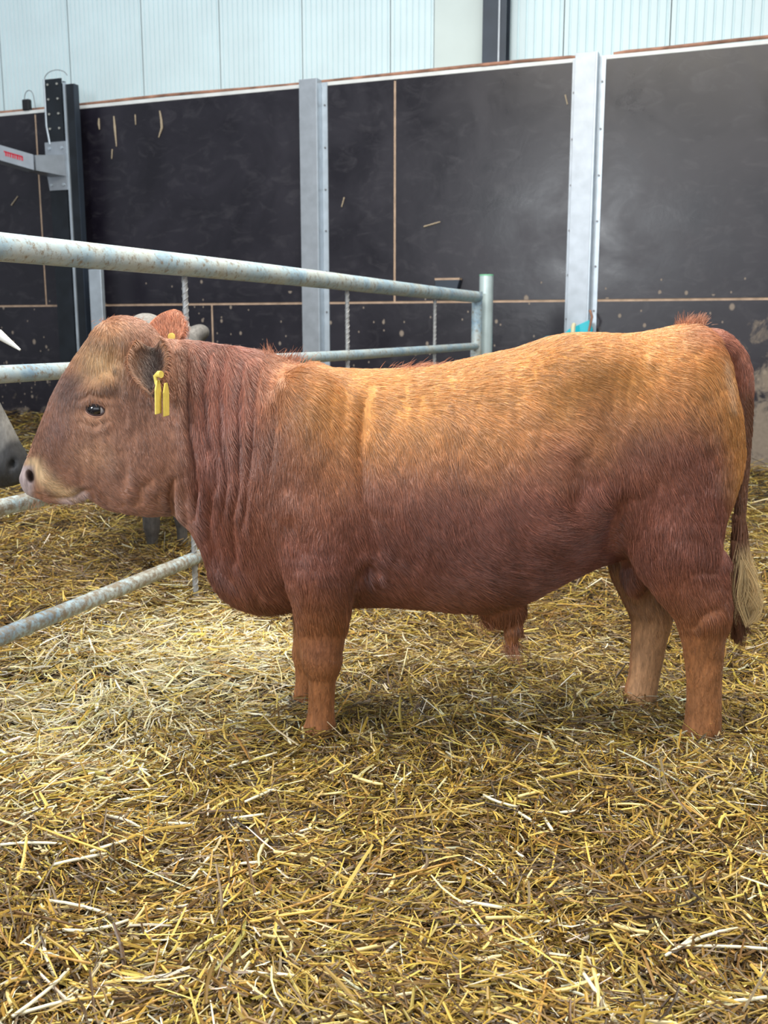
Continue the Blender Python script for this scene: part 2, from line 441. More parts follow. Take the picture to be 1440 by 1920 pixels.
# worn red lettering, a row of short upright strokes on the arm's near face
def on_arm(f, h):
    a = Vector(A0[0]).lerp(Vector(A1[0]), f); c = Vector(A0[1]).lerp(Vector(A1[1]), f)
    return a.lerp(c, h) + Vector((0.001, -0.0035, 0))
m = MB(); f = 0.075
for k, wdt in enumerate((0.020, 0.016, 0.022, 0.014, 0.020, 0.018, 0.016, 0.020)):
    q = [on_arm(f, 0.30 + 0.03 * (k % 2)), on_arm(f, 0.62), on_arm(f + wdt * 0.55, 0.62), on_arm(f + wdt * 0.55, 0.30)]
    m.add(q, [(0, 1, 2, 3)])
    m.add([on_arm(f, 0.30), on_arm(f, 0.40), on_arm(f + wdt * 1.0, 0.40), on_arm(f + wdt * 1.0, 0.30)], [(0, 1, 2, 3)])
    f += wdt * 0.92
m.build('lettering', M_red, arm)
tag(b, 'pale galvanised arm with red lettering bolted to the dark left post', 'bracket')
# grey flat post standing before the dark post, behind the gate
s, z = W(180, 505, -0.45)
m = MB(); m.box(-0.085, 0.085, -0.03, 0.03, -0.3, z); o = m.build('flat_post', M_galv_light, None, bevel=0.006)
o.location = WO + SD * s - ND * 0.45; o.rotation_euler = (0, 0, -WA)
tag(o, 'short pale galvanised post beside the tall dark steel post', 'post')
# little black box with a wire loop on top of the wall at the left
s, z = W(50, 208); t = empty('sensor_box', WO + SD * s + Vector((0, 0, TOP + 0.038)), -WA)
m = MB(); m.box(-0.05, 0.05, -0.02, 0.042, 0.004, 0.13); m.build('housing', M_black, t, bevel=0.012)
m = MB(); m.tube([(-0.03 + 0.07 * (1 - math.cos(a)), 0.01, 0.13 + 0.10 * math.sin(a)) for a in np.linspace(0, math.pi, 12)] + [(0.125, 0.01, 0.02)], 0.005, 6); m.build('wire', M_cable, t, True)
tag(t, 'small black box with a wire loop on the wall top at left', 'device')
# limp straw stalks stuck on the boards
M_dry = simple('dry_smear', (0.42, 0.34, 0.24), 0.85, noise=0.2, scale=40)
for pts in ([(186, 222), (186, 232), (187, 243)], [(300, 208), (303, 225), (304, 240), (298, 258)], [(214, 218), (216, 240), (219, 275)],
            [(211, 280), (210, 298)], [(254, 215), (255, 234)], [(646, 370), (641, 388)], [(795, 425), (826, 416)], [(1060, 178), (1064, 196)], [(22, 385), (34, 368)]):
    m = MB(); q = [(W(a, b_)[0], -0.006, W(a, b_)[1]) for a, b_ in pts]
    m.tube(q, [0.008] + [0.014] * (len(q) - 2) + [0.006], 6); m.build('dried_streak', M_dry, wall_back, True)

# ------------------------------------------------------------------ gate
def paint_mat(name='worn_blue_paint', d0=0.52, d1=0.66):
    m, nt, b = new_mat(name)
    L = nt.links.new
    tc = nt.nodes.new('ShaderNodeTexCoord')
    def noise(sc, det, rg=0.6):
        n = nt.nodes.new('ShaderNodeTexNoise'); n.inputs['Scale'].default_value = sc; n.inputs['Detail'].default_value = det; n.inputs['Roughness'].default_value = rg
        L(tc.outputs['Object'], n.inputs['Vector']); return n.outputs['Fac']
    def ramp(f, els):
        r = nt.nodes.new('ShaderNodeValToRGB'); e = r.color_ramp.elements
        while len(e) < len(els): e.new(0.5)
        for k, (p, c) in enumerate(els): e[k].position = p; e[k].color = (*c, 1)
        L(f, r.inputs['Fac']); return r.outputs['Color']
    a = ramp(noise(4.5, 8, 0.65), [(0.30, (0.20, 0.33, 0.47)), (0.45, (0.37, 0.50, 0.58)), (0.57, (0.46, 0.53, 0.54)), (0.72, (0.41, 0.41, 0.35))])
    g = ramp(noise(38, 5, 0.7), [(d0, (0, 0, 0)), (d1, (1, 1, 1))])
    mx = nt.nodes.new('ShaderNodeMix'); mx.data_type = 'RGBA'; L(g, mx.inputs[0]); L(a, mx.inputs[6]); mx.inputs[7].default_value = (0.25, 0.21, 0.16, 1)
    L(mx.outputs[2], b.inputs['Base Color'])
    b.inputs['Roughness'].default_value = 0.42; b.inputs['Metallic'].default_value = 0.15
    bp = nt.nodes.new('ShaderNodeBump'); bp.inputs['Strength'].default_value = 0.25; bp.inputs['Distance'].default_value = 0.004
    L(noise(60, 5), bp.inputs['Height']); L(bp.outputs['Normal'], b.inputs['Normal'])
    return m
M_paint = paint_mat()
M_paint_dirty = paint_mat('muddy_blue_paint', 0.40, 0.58)
GX = -2.56
def gate_pt(Y): return Vector((GX + Y * math.tan(WA), Y, 0))
G0 = gate_pt(3.35)
def gy(Y): return (Y - 3.35) / math.cos(WA)
gate = empty('pen_gate', G0, -WA)
Y_END = 8.62
ry = list(np.linspace(gy(2.2), gy(Y_END), 24))
for k, (zc, r) in enumerate(((1.560, 0.047), (1.145, 0.030), (0.715, 0.029), (0.275, 0.030))):
    m = MB(); m.tube([(0.004 * math.sin(a * 1.3 + k), a, zc + 0.005 * math.sin(a * 0.9 + 2 * k)) for a in ry], r, 20)
    m.build('top_rail' if k == 0 else 'rail', M_paint if k < 2 else M_paint_dirty, gate, True)
M_rebar = galv('rusty_grey_rebar', (0.33, 0.34, 0.35), 0.55, 0.35)
def rebar(name, Y, z0, z1, r, parent):
    m = MB(); zs = np.linspace(z0, z1, 2)
    m.tube([(0, gy(Y), z0), (0, gy(Y), z1)], r * 0.86, 10)
    n = 10; turns = (z1 - z0) / 0.030
    pts = []
    k = int(turns * 6)
    for sgn in (0, math.pi):
        m.tube([(r * 0.80 * math.cos(i / 6 * math.pi + sgn), gy(Y) + r * 0.80 * math.sin(i / 6 * math.pi + sgn), z0 + (z1 - z0) * i / k) for i in range(k + 1)], r * 0.24, 4)
    return m.build(name, M_rebar, parent, True)
for Y in (2.75, 4.40, 6.04, 7.57):
    rebar('rebar_bar', Y, 0.02, 1.53, 0.0140, gate)
m = MB(); m.tube([(0, gy(Y_END), -0.1), (0, gy(Y_END), 1.60)], 0.045, 16); m.build('end_stile', M_paint, gate, True)
tag(gate, 'worn pale-blue tubular gate with four rails behind the brown bull', 'gate')
M_post_blue = galv('pale_blue_galvanised', (0.52, 0.64, 0.66), 0.4, 0.35)
M_green = simple('green_rim', (0.20, 0.52, 0.34), 0.5)
gp = empty('gate_post', gate_pt(8.78) + SD * 0.03, -WA)
m = MB(); m.tube([(0, 0, -0.3), (0, 0, 1.735)], 0.060, 20); m.build('tube', M_post_blue, gp, True)
m = MB(); m.tube([(0, 0, 1.736), (0, 0, 1.748)], 0.061, 20); m.build('rim', M_green, gp, True)
m = MB(); m.box(-0.09, -0.062, -0.14, 0.0, 1.02, 1.13); m.build('hinge', M_galv, gp)
m = MB(); m.box(-0.09, -0.062, -0.14, 0.0, 0.35, 0.46); m.build('hinge', M_galv, gp)
tag(gp, 'upright round pale-blue post at the far end of the gate', 'post')

# ------------------------------------------------------------------ ground
def ground(x, y):
    x = np.asarray(x, float); y = np.asarray(y, float)
    h = 0.045 * (vnoise(x * 1.9 + 5, y * 1.9 + 3, 1) - 0.5) + 0.035 * (vnoise(x * 4.7, y * 4.7, 2) - 0.5) + 0.018 * (vnoise(x * 11, y * 11, 3) - 0.5)
    h = h - 0.040
    # bedding is trodden up under and beyond the gate
    g = (x - (GX + y * math.tan(WA))) * math.cos(WA)          # >0 on the bull's side
    h = h + 0.13 * sstep(1.1, -0.15, g) * sstep(2.9, 4.3, y)
    h = h + 0.05 * np.exp(-(((x + 1.25) / 0.55) ** 2 + ((y - 3.05) / 0.55) ** 2))
    # drifted up against the wall
    wd = (x * math.sin(WA) + (y - 11.0) * math.cos(WA))
    h = h + 0.10 * sstep(-2.2, 0, wd) * sstep(1.0, -3.5, x)
    return h
nx, ny = 200, 160
gx, gyy = np.meshgrid(np.linspace(-10, 9, nx), np.concatenate([np.linspace(-2, 1.2, 14), np.linspace(1.25, 6, 90), np.linspace(6.1, 17, 56)]), indexing='ij')
V = np.stack([gx, gyy, ground(gx, gyy) - 0.035], -1).reshape(-1, 3)
I = np.arange(nx * ny).reshape(nx, ny)
Q = np.stack([I[:-1, :-1], I[1:, :-1], I[1:, 1:], I[:-1, 1:]], -1).reshape(-1, 4)
M_dirt = simple('trodden_bedding', (0.024, 0.015, 0.007), 0.9, noise=0.6, scale=14, bump=0.6)
fl = bpy.data.objects.new('floor', np_mesh('floor', V, Q)); C.objects.link(fl); fl.data.materials.append(M_dirt)
tag(fl, 'dark trodden barn floor under the straw bedding', kind='structure')

# ------------------------------------------------------------------ cattle: an implicit body turned into one continuous surface
YB = 3.27                       # distance of the bull's middle plane
def curve1(pts, xs, sm):
    pts = sorted(pts); a = np.array(pts)
    y = np.interp(xs, a[:, 0], a[:, 1])
    if sm > 0:
        dx = xs[1] - xs[0]; r = max(1, int(round(sm / dx)))
        k = np.hanning(2 * r + 3)[1:-1]; k /= k.sum()
        y = np.convolve(np.pad(y, len(k) // 2, mode='edge'), k, mode='valid')
    return y
TOPL = [(42,893),(44,880),(50,862),(60,845),(70,815),(82,785),(100,738),(118,705),(135,680),(150,658),(166,636),(182,616),(198,605),(214,600),(232,601),(250,607),(268,616),(285,627),
        (305,634),(330,637),(370,640),(420,648),(470,655),(505,661),(540,676),(580,686),(620,690),(680,693),(740,692),(800,688),(850,680),(900,668),(960,655),
        (1000,646),(1050,640),(1100,634),(1150,629),(1200,625),(1240,618),(1268,610),(1290,606),(1310,608),(1332,620),(1350,650),(1362,700),(1375,745),(1383,790),(1387,840)]
BOTL = [(42,893),(44,908),(50,922),(60,930),(80,937),(105,942),(135,943),(150,938),(165,933),(180,940),(200,952),(240,962),(280,967),(310,966),(325,966),(338,976),(352,988),
        (370,1014),(400,1068),(430,1104),(470,1134),(500,1146),(540,1146),(600,1140),(665,1135),(720,1131),(780,1134),(850,1140),(900,1140),(940,1134),(1000,1114),
        (1050,1088),(1100,1066),(1150,1048),(1200,1040),(1250,1038),(1300,1030),(1340,1000),(1362,955),(1376,910),(1384,870),(1387,840)]
HW = [(42,.030),(46,.052),(55,.066),(75,.072),(100,.076),(125,.082),(150,.092),(180,.105),(215,.112),(250,.115),(290,.118),(330,.130),(370,.146),(420,.168),(470,.195),(520,.225),
      (570,.250),(620,.268),(680,.275),(760,.292),(840,.315),(900,.325),(960,.322),(1040,.305),(1120,.288),(1200,.282),(1260,.268),(1310,.235),(1345,.190),(1370,.130),(1382,.080),(1387,.040)]
PEX = [(42,2.3),(150,2.6),(280,2.5),(350,2.2),(500,2.15),(700,2.2),(900,2.3),(1150,2.35),(1387,2.3)]
TAPB = [(42,.0),(300,.10),(345,.45),(420,.62),(500,.52),(580,.45),(660,.30),(760,.12),(900,.05),(1040,.12),(1150,.35),(1387,.35)]
TAPT = [(42,.25),(120,.20),(230,.05),(330,.20),(450,.30),(560,.28),(700,.22),(900,.12),(1100,.10),(1387,.10)]
def smin(a, b, k):
    h = np.clip(0.5 + 0.5 * (b - a) / k, 0, 1)
    return b + (a - b) * h - k * h * (1 - h)

def seg_field(G, p0, r0, p1, r1, yk):
    X, Y, Z = G
    d = np.array(p1) - np.array(p0); d2 = d.copy(); d2[1] /= yk
    L2 = (d2 ** 2).sum() + 1e-12
    ax, ay, az = X - p0[0], (Y - p0[1]) / yk, Z - p0[2]
    t = np.clip((ax * d2[0] + ay * d2[1] + az * d2[2]) / L2, 0, 1)
    q = np.sqrt((ax - t * d2[0]) ** 2 + (ay - t * d2[1]) ** 2 + (az - t * d2[2]) ** 2)
    return (q - (r0 + (r1 - r0) * t)) * min(1.0, yk + 0.1)
def ell_field(G, c, r, rot=0.0):
    X, Y, Z = G
    x, y, z = X - c[0], Y - c[1], Z - c[2]
    if rot:
        cr, sr = math.cos(rot), math.sin(rot); x, z = x * cr + z * sr, -x * sr + z * cr
    k0 = np.sqrt((x / r[0]) ** 2 + (y / r[1]) ** 2 + (z / r[2]) ** 2)
    return (k0 - 1) * min(r)

def surface_nets(Fv, org, h):
    S = Fv < 0
    nx, ny, nz = Fv.shape
    cnt = np.zeros((nx-1, ny-1, nz-1), np.int8)
    for i in (0, 1):
        for j in (0, 1):
            for k in (0, 1):
                cnt += S[i:nx-1+i, j:ny-1+j, k:nz-1+k]
    act = (cnt > 0) & (cnt < 8)
    idx = np.argwhere(act)
    offs = np.array([(i, j, k) for i in (0,1) for j in (0,1) for k in (0,1)])
    vals = np.stack([Fv[idx[:,0]+o[0], idx[:,1]+o[1], idx[:,2]+o[2]] for o in offs], 1)
    acc = np.zeros((len(idx), 3)); num = np.zeros(len(idx))
    for a in range(8):
        for b in range(a + 1, 8):
            if np.abs(offs[a] - offs[b]).sum() != 1: continue
            va, vb = vals[:, a], vals[:, b]
            m = (va < 0) != (vb < 0)
            t = np.where(m, va / np.where(m, va - vb, 1), 0)
            acc += np.where(m[:, None], offs[a] + t[:, None] * (offs[b] - offs[a]), 0); num += m
    vert = (idx + acc / num[:, None]) * h + np.array(org)
    ID = np.full(act.shape, -1, np.int32); ID[act] = np.arange(len(idx))
    quads = []
    for ax in range(3):
        a = [slice(None)] * 3; b = [slice(None)] * 3
        a[ax] = slice(0, -1); b[ax] = slice(1, None)
        for q in range(3):
            if q != ax: a[q] = slice(1, -1); b[q] = slice(1, -1)
        sa, sb = S[tuple(a)], S[tuple(b)]
        e = np.argwhere(sa != sb)
        flip = sa[tuple(e.T)]
        e = e.copy()
        for q in range(3):
            if q != ax: e[:, q] += 1
        o1, o2 = [q for q in range(3) if q != ax]
        def cell(d1, d2):
            c = e.copy(); c[:, o1] -= d1; c[:, o2] -= d2
            return ID[c[:,0], c[:,1], c[:,2]]
        qd = np.stack([cell(1,1), cell(0,1), cell(0,0), cell(1,0)], 1)
        fl_ = flip if ax != 1 else ~flip
        qd[~fl_] = qd[~fl_][:, ::-1]
        quads.append(qd)
    return vert, np.concatenate(quads)
def normals(V, Q):
    n = np.cross(V[Q[:, 2]] - V[Q[:, 0]], V[Q[:, 3]] - V[Q[:, 1]])
    N = np.zeros_like(V)
    for c in range(4):
        for a in range(3):
            N[:, a] += np.bincount(Q[:, c], n[:, a], len(V))
    return N / (np.linalg.norm(N, axis=1, keepdims=True) + 1e-12)
def relax(V, Q, it, lam=0.5):
    E = np.concatenate([Q[:, [0,1]], Q[:, [1,2]], Q[:, [2,3]], Q[:, [3,0]]])
    a = np.concatenate([E[:,0], E[:,1]]); b = np.concatenate([E[:,1], E[:,0]])
    deg = np.bincount(a, minlength=len(V))[:, None]
    for _ in range(it):
        for l in (lam, -lam * 1.03):
            S = np.stack([np.bincount(a, V[b, k], len(V)) for k in range(3)], 1) / deg
            V = V + l * (S - V)
    return V

def cattle_surface(h, wide=1.0, legs=None, bumps=(), cuts=(), top=TOPL, bot=BOTL):
    T = [P(a, b, YB)[::2] for a, b in top]; B = [P(a, b, YB)[::2] for a, b in bot]
    hwp = []
    for a, w in HW:
        ya = np.interp(a, [p[0] for p in top], [p[1] for p in top]); yb = np.interp(a, [p[0] for p in bot], [p[1] for p in bot])
        hwp.append((P(a, (ya + yb) / 2, YB)[0], w * wide))
    x0, x1 = T[0][0] - 0.04, T[-1][0] + 0.06
    org = (x0, YB - 0.42, -0.06)
    nx_ = int((x1 - x0) / h) + 1; ny_ = int(0.84 / h) + 1; nz_ = int(1.46 / h) + 1
    xs = org[0] + h * np.arange(nx_); ys = org[1] + h * np.arange(ny_); zs = org[2] + h * np.arange(nz_)
    xa, xb = max(T[0][0], B[0][0]), min(T[-1][0], B[-1][0])
    wb = sstep(P(345, 800, YB)[0], P(440, 800, YB)[0], xs) * sstep(P(1345, 800, YB)[0], P(1270, 800, YB)[0], xs)
    zt, zb, hw = [curve1(c_, xs, a_) * (1 - wb) + curve1(c_, xs, 0.085) * wb for c_, a_ in ((T, 0.012), (B, 0.012), (hwp, 0.015))]
    pe = curve1([(P(a, 800, YB)[0], p) for a, p in PEX], xs, 0.05)
    zc = ((zt + zb) / 2); hz = np.maximum((zt - zb) / 2, 0.004)
    out = np.maximum(0, np.maximum(xa - xs, xs - xb))
    hw = np.where(out > 0, 0.02, hw)
    p = pe[:, None, None].astype(np.float32)
    A = np.abs((ys[None, :, None] - YB) / hw[:, None, None]).astype(np.float32)
    sg = ((zs[None, None, :] - zc[:, None, None]) / hz[:, None, None]).astype(np.float32)
    tb = curve1([(P(a, 900, YB)[0], q) for a, q in TAPB], xs, 0.06)[:, None, None]; tt_ = curve1([(P(a, 900, YB)[0], q) for a, q in TAPT], xs, 0.06)[:, None, None]
    A = A / (1 - tb * np.clip(-sg, 0, 1) ** 1.5 - tt_ * np.clip(sg, 0, 1) ** 1.5)
    Bv = np.abs((zs[None, None, :] - zc[:, None, None]) / hz[:, None, None]).astype(np.float32)
    Fv = ((A ** p + Bv ** p) ** (1 / p) - 1) * np.minimum(hw, hz)[:, None, None].astype(np.float32)
    Fv += (out * 1.5)[:, None, None]
    Fv = Fv.astype(np.float32)
    def local(lo, hi):
        sl = []
        for ax, (o_, n_) in enumerate(zip(org, Fv.shape)):
            i0 = max(0, int((lo[ax] - o_) / h) - 1); i1 = min(n_, int((hi[ax] - o_) / h) + 2)
            sl.append(slice(i0, i1))
        G = (xs[sl[0]][:, None, None], ys[sl[1]][None, :, None], zs[sl[2]][None, None, :])
        return tuple(sl), G
    for c, r, k, rot in bumps:
        mr = max(r) + k + 0.02
        sl, G = local([q - mr for q in c], [q + mr for q in c])
        Fv[sl] = smin(Fv[sl], ell_field(G, c, r, rot), k)
    for chain, k, yk in legs:
        Lf = None
        lo = [min(c[0][a] for c in chain) - 0.2 for a in range(3)]; hi = [max(c[0][a] for c in chain) + 0.2 for a in range(3)]
        sl, G = local(lo, hi)
        for (p0, r0), (p1, r1) in zip(chain[:-1], chain[1:]):
            s = seg_field(G, p0, r0, p1, r1, yk)
            Lf = s if Lf is None else smin(Lf, s, 0.002)
        Fv[sl] = smin(Fv[sl], Lf, k)
    for c, r, k, rot in cuts:
        mr = max(r) + k + 0.02
        sl, G = local([q - mr for q in c], [q + mr for q in c])
        Fv[sl] = -smin(-Fv[sl], ell_field(G, c, r, rot), k)
    # close the volume
    Fv[0] = Fv[-1] = 0.05; Fv[:, 0] = Fv[:, -1] = 0.05; Fv[:, :, 0] = Fv[:, :, -1] = 0.05
    V, Q = surface_nets(Fv, org, h)
    return V, Q

YN, YF_ = 3.12, 3.42              # near and far legs
def chain(pts, Y, sub=5):
    K = np.array([tuple(P(a, b, y_ if y_ else Y)) + (r,) for a, b, r, y_ in pts]); n = len(K); out = []
    for i in range(n - 1):
        k0, k1, k2, k3 = K[max(i-1, 0)], K[i], K[i+1], K[min(i+2, n-1)]
        for j in range(sub if n > 3 else 1):
            t = j / sub
            out.append(0.5 * (2*k1 + (k2-k0)*t + (2*k0-5*k1+4*k2-k3)*t*t + (3*k1-3*k2+k3-k0)*t**3))
    out.append(K[-1])
    return [(tuple(q[:3]), float(q[3])) for q in out]
def leg_chains():
    near_f = chain([(588,960,.115,3.10),(598,1060,.115,3.085),(604,1120,.098,3.10),(604,1175,.081,0),(603,1215,.069,0),(603,1238,.066,0),(604,1268,.047,0),(603,1305,.042,0),(602,1340,.044,0),(600,1362,.050,0),(594,1384,.056,0),(588,1396,.058,0)], YN)
    far_f = chain([(588,960,.115,3.44),(596,1060,.115,3.45),(596,1120,.095,3.44),(592,1165,.081,0),(586,1205,.069,0),(583,1226,.066,0),(578,1252,.047,0),(576,1280,.042,0),(574,1305,.044,0),(572,1325,.050,0),(566,1350,.056,0)], YF_)
    near_h = chain([(1262,900,.165,3.14),(1262,1000,.150,3.11),(1278,1060,.124,3.11),(1304,1118,.094,0),(1316,1150,.086,0),(1318,1190,.070,0),(1320,1240,.060,0),(1320,1290,.055,0),(1319,1335,.057,0),(1317,1362,.060,0),(1312,1388,.064,0)], 3.10)
    near_h2 = chain([(1330,1060,.060,3.11),(1345,1122,.036,3.105),(1332,1165,.045,3.10)], 3.10)
    far_h = chain([(1232,900,.165,3.42),(1212,1000,.140,3.43),(1200,1060,.105,3.43),(1212,1120,.078,0),(1220,1155,.072,0),(1218,1190,.064,0),(1213,1230,.058,0),(1208,1265,.054,0),(1202,1295,.056,0),(1199,1318,.060,0),(1194,1342,.064,0)], 3.40)
    far_h2 = chain([(1222,1060,.060,3.43),(1236,1135,.040,3.41),(1226,1165,.045,3.40)], 3.40)
    return [(near_f, .045, .86), (far_f, .045, .86), (near_h, .050, .88), (near_h2, .03, .8), (far_h, .050, .88), (far_h2, .03, .8)]
def sym(px, py, off):             # the same place on both sides of the middle plane
    q = P(px, py, YB - off); return [q, (q[0], YB + off, q[2])]
bumps = []
def bump(px, py, off, r, k, rot=0.0, sides=2, at=None):
    q = P(px, py, YB - (off + r[1] * 0.8 if at is None else at))
    for y_ in (YB - off, YB + off)[:sides]: bumps.append(((q[0], y_, q[2]), r, k, rot))
bump(585, 850, .155, (.14, .115, .26), .07, 0.12)        # shoulder blade
bump(612, 985, .150, (.13, .105, .15), .06)              # upper arm
bump(1255, 830, .150, (.19, .145, .27), .08)             # thigh
bump(1290, 930, .125, (.14, .14, .20), .07)
bump(1110, 690, .15, (.10, .10, .07), .12)               # hip bone
bump(255, 880, .055, (.10, .065, .115), .04)             # jowl
bump(180, 735, .070, (.060, .040, .030), .03, 0.5)       # brow
bump(178, 762, .074, (.042, .034, .034), .02)            # orbit
bump(90, 900, .032, (.062, .046, .050), .02)             # muzzle pad
bump(226, 640, .03, (.075, .07, .06), .04)               # poll
bump(470, 1070, .03, (.12, .07, .13), .05, -0.8)         # brisket
bump(1010, 955, .250, (.125, .065, .12), .08, 0.5)       # lower flank
bump(945, 1150, .0, (.078, .050, .048), .035, 0.15, 1)    # sheath
bump(964, 1183, .0, (.030, .028, .045), .025, -0.25, 1)
bump(960, 1205, .0, (.016, .016, .028), .015, -0.2, 1)
for y_ in (3.22, 3.31): bumps.append((P(1192, 1068, y_), (.050, .046, .085), .02, 0))   # scrotum
cuts = []
for c in sym(178, 768, .112): cuts.append((c, (.031, .026, .019), .010, 0.10))
for c in sym(57, 893, .062): cuts.append((c, (.013, .030, .021), .006, 0.25))

# skin folds and creases: polylines in the side view, with depth and width
FOLDS = [([(350,645),(350,740),(353,800),(361,860),(369,915),(362,975)], .020, 6),
         ([(392,655),(380,730),(386,800),(404,870),(406,925)], .012, 6), ([(420,660),(410,740),(413,820),(424,900),(416,980)], .014, 6),
         ([(455,665),(446,740),(446,820),(448,900),(436,970)], .014, 6), ([(486,675),(474,760),(470,840),(462,920),(450,1000)], .012, 6),
         ([(524,690),(514,780),(507,860),(495,960)], .009, 7), ([(398,905),(388,990),(408,1060),(455,1120)], .013, 9), ([(430,960),(440,1050),(485,1125)], .010, 8),
         ([(690,720),(676,850),(684,940),(712,1050)], .017, 12), ([(672,1100),(688,1064),(712,1082)], .022, 9),
         ([(540,960),(560,1030),(548,1100)], .008, 14), ([(1078,850),(1096,905),(1080,985)], .016, 22), ([(1135,1045),(1150,985),(1185,920)], .016, 16), ([(1060,720),(1050,780),(1070,830)], .008, 26),
         ([(60,924),(90,932),(118,934),(136,930),(150,921),(165,917),(178,932)], .010, 4.5),
         ([(325,890),(318,940),(324,985)], .014, 7), ([(290,900),(262,915),(258,950)], .007, 10), ([(180,922),(215,945),(255,948)], .005, 6),
         ([(210,690),(222,740),(238,800)], .006, 8), ([(208,785),(175,800),(145,785)], .0035, 5), ([(214,630),(208,690),(235,735)], .006, 8),
         ([(222,840),(234,870),(236,915)], .006, 9), ([(145,752),(170,737),(205,748)], .0035, 4.5), ([(1290,1078),(1320,1068),(1345,1074)], .004, 5), ([(1352,1135),(1320,1150),(1295,1180)], .005, 9),
         ([(1240,1000),(1228,1050),(1240,1110)], .006, 14)]
def poly_par(px, py, pl):
    d = np.full(px.shape, 1e9); par = np.zeros(px.shape); a = np.array(pl, float)
    L = np.concatenate([[0], np.cumsum(np.hypot(*np.diff(a, axis=0).T))]); tot = L[-1]
    for i in range(len(pl) - 1):
        (ax, ay), (bx, by) = pl[i], pl[i + 1]; vx, vy = bx - ax, by - ay
        t = np.clip(((px - ax) * vx + (py - ay) * vy) / (vx * vx + vy * vy), 0, 1)
        q = np.hypot(px - ax - t * vx, py - ay - t * vy)
        m = q < d; d[m] = q[m]; par[m] = ((L[i] + t * (L[i + 1] - L[i])) / tot)[m]
    return d, par
def poly_dist(px, py, pl):
    d = np.full(px.shape, 1e9)
    for (ax, ay), (bx, by) in zip(pl[:-1], pl[1:]):
        vx, vy = bx - ax, by - ay
        t = np.clip(((px - ax) * vx + (py - ay) * vy) / (vx * vx + vy * vy), 0, 1)
        d = np.minimum(d, np.hypot(px - ax - t * vx, py - ay - t * vy))
    return d
def side_px(V):
    return proj(V[:, 0], YB - np.abs(V[:, 1] - YB), V[:, 2])
V, Q = cattle_surface(0.0055, 1.0, leg_chains(), bumps, cuts)
V = relax(V, Q, 2)
px, py = side_px(V)
N = normals(V, Q)
side = np.abs(N[:, 1])
dsp = np.zeros(len(V))
for pl, dep, wd in FOLDS:
    a = np.array(pl); m = (px > a[:,0].min() - 4*wd) & (px < a[:,0].max() + 4*wd) & (py > a[:,1].min() - 4*wd) & (py < a[:,1].max() + 4*wd)
    d, par = poly_par(px[m], py[m], pl)
    fade = np.sin(math.pi * np.clip(par, 0.0, 1.0)) ** 0.6
    dsp[m] += fade * (-dep * np.exp(-(d / wd) ** 2) + 0.25 * dep * np.exp(-((d - 2.2 * wd) / (wd * 1.2)) ** 2))
# rib and muscle relief
dsp += 0.009 * (vnoise(px / 88, py / 105, 5) - 0.5) * sstep(0, 110, py - np.interp(px, [p[0] for p in TOPL], [p[1] for p in TOPL])) + 0.0025 * (vnoise(px / 14, py / 26, 6) - 0.5)
V = V + N * (dsp * np.clip(side * 1.3, 0, 1))[:, None]
V = relax(V, Q, 1, 0.4)
N = normals(V, Q)
px, py = side_px(V)

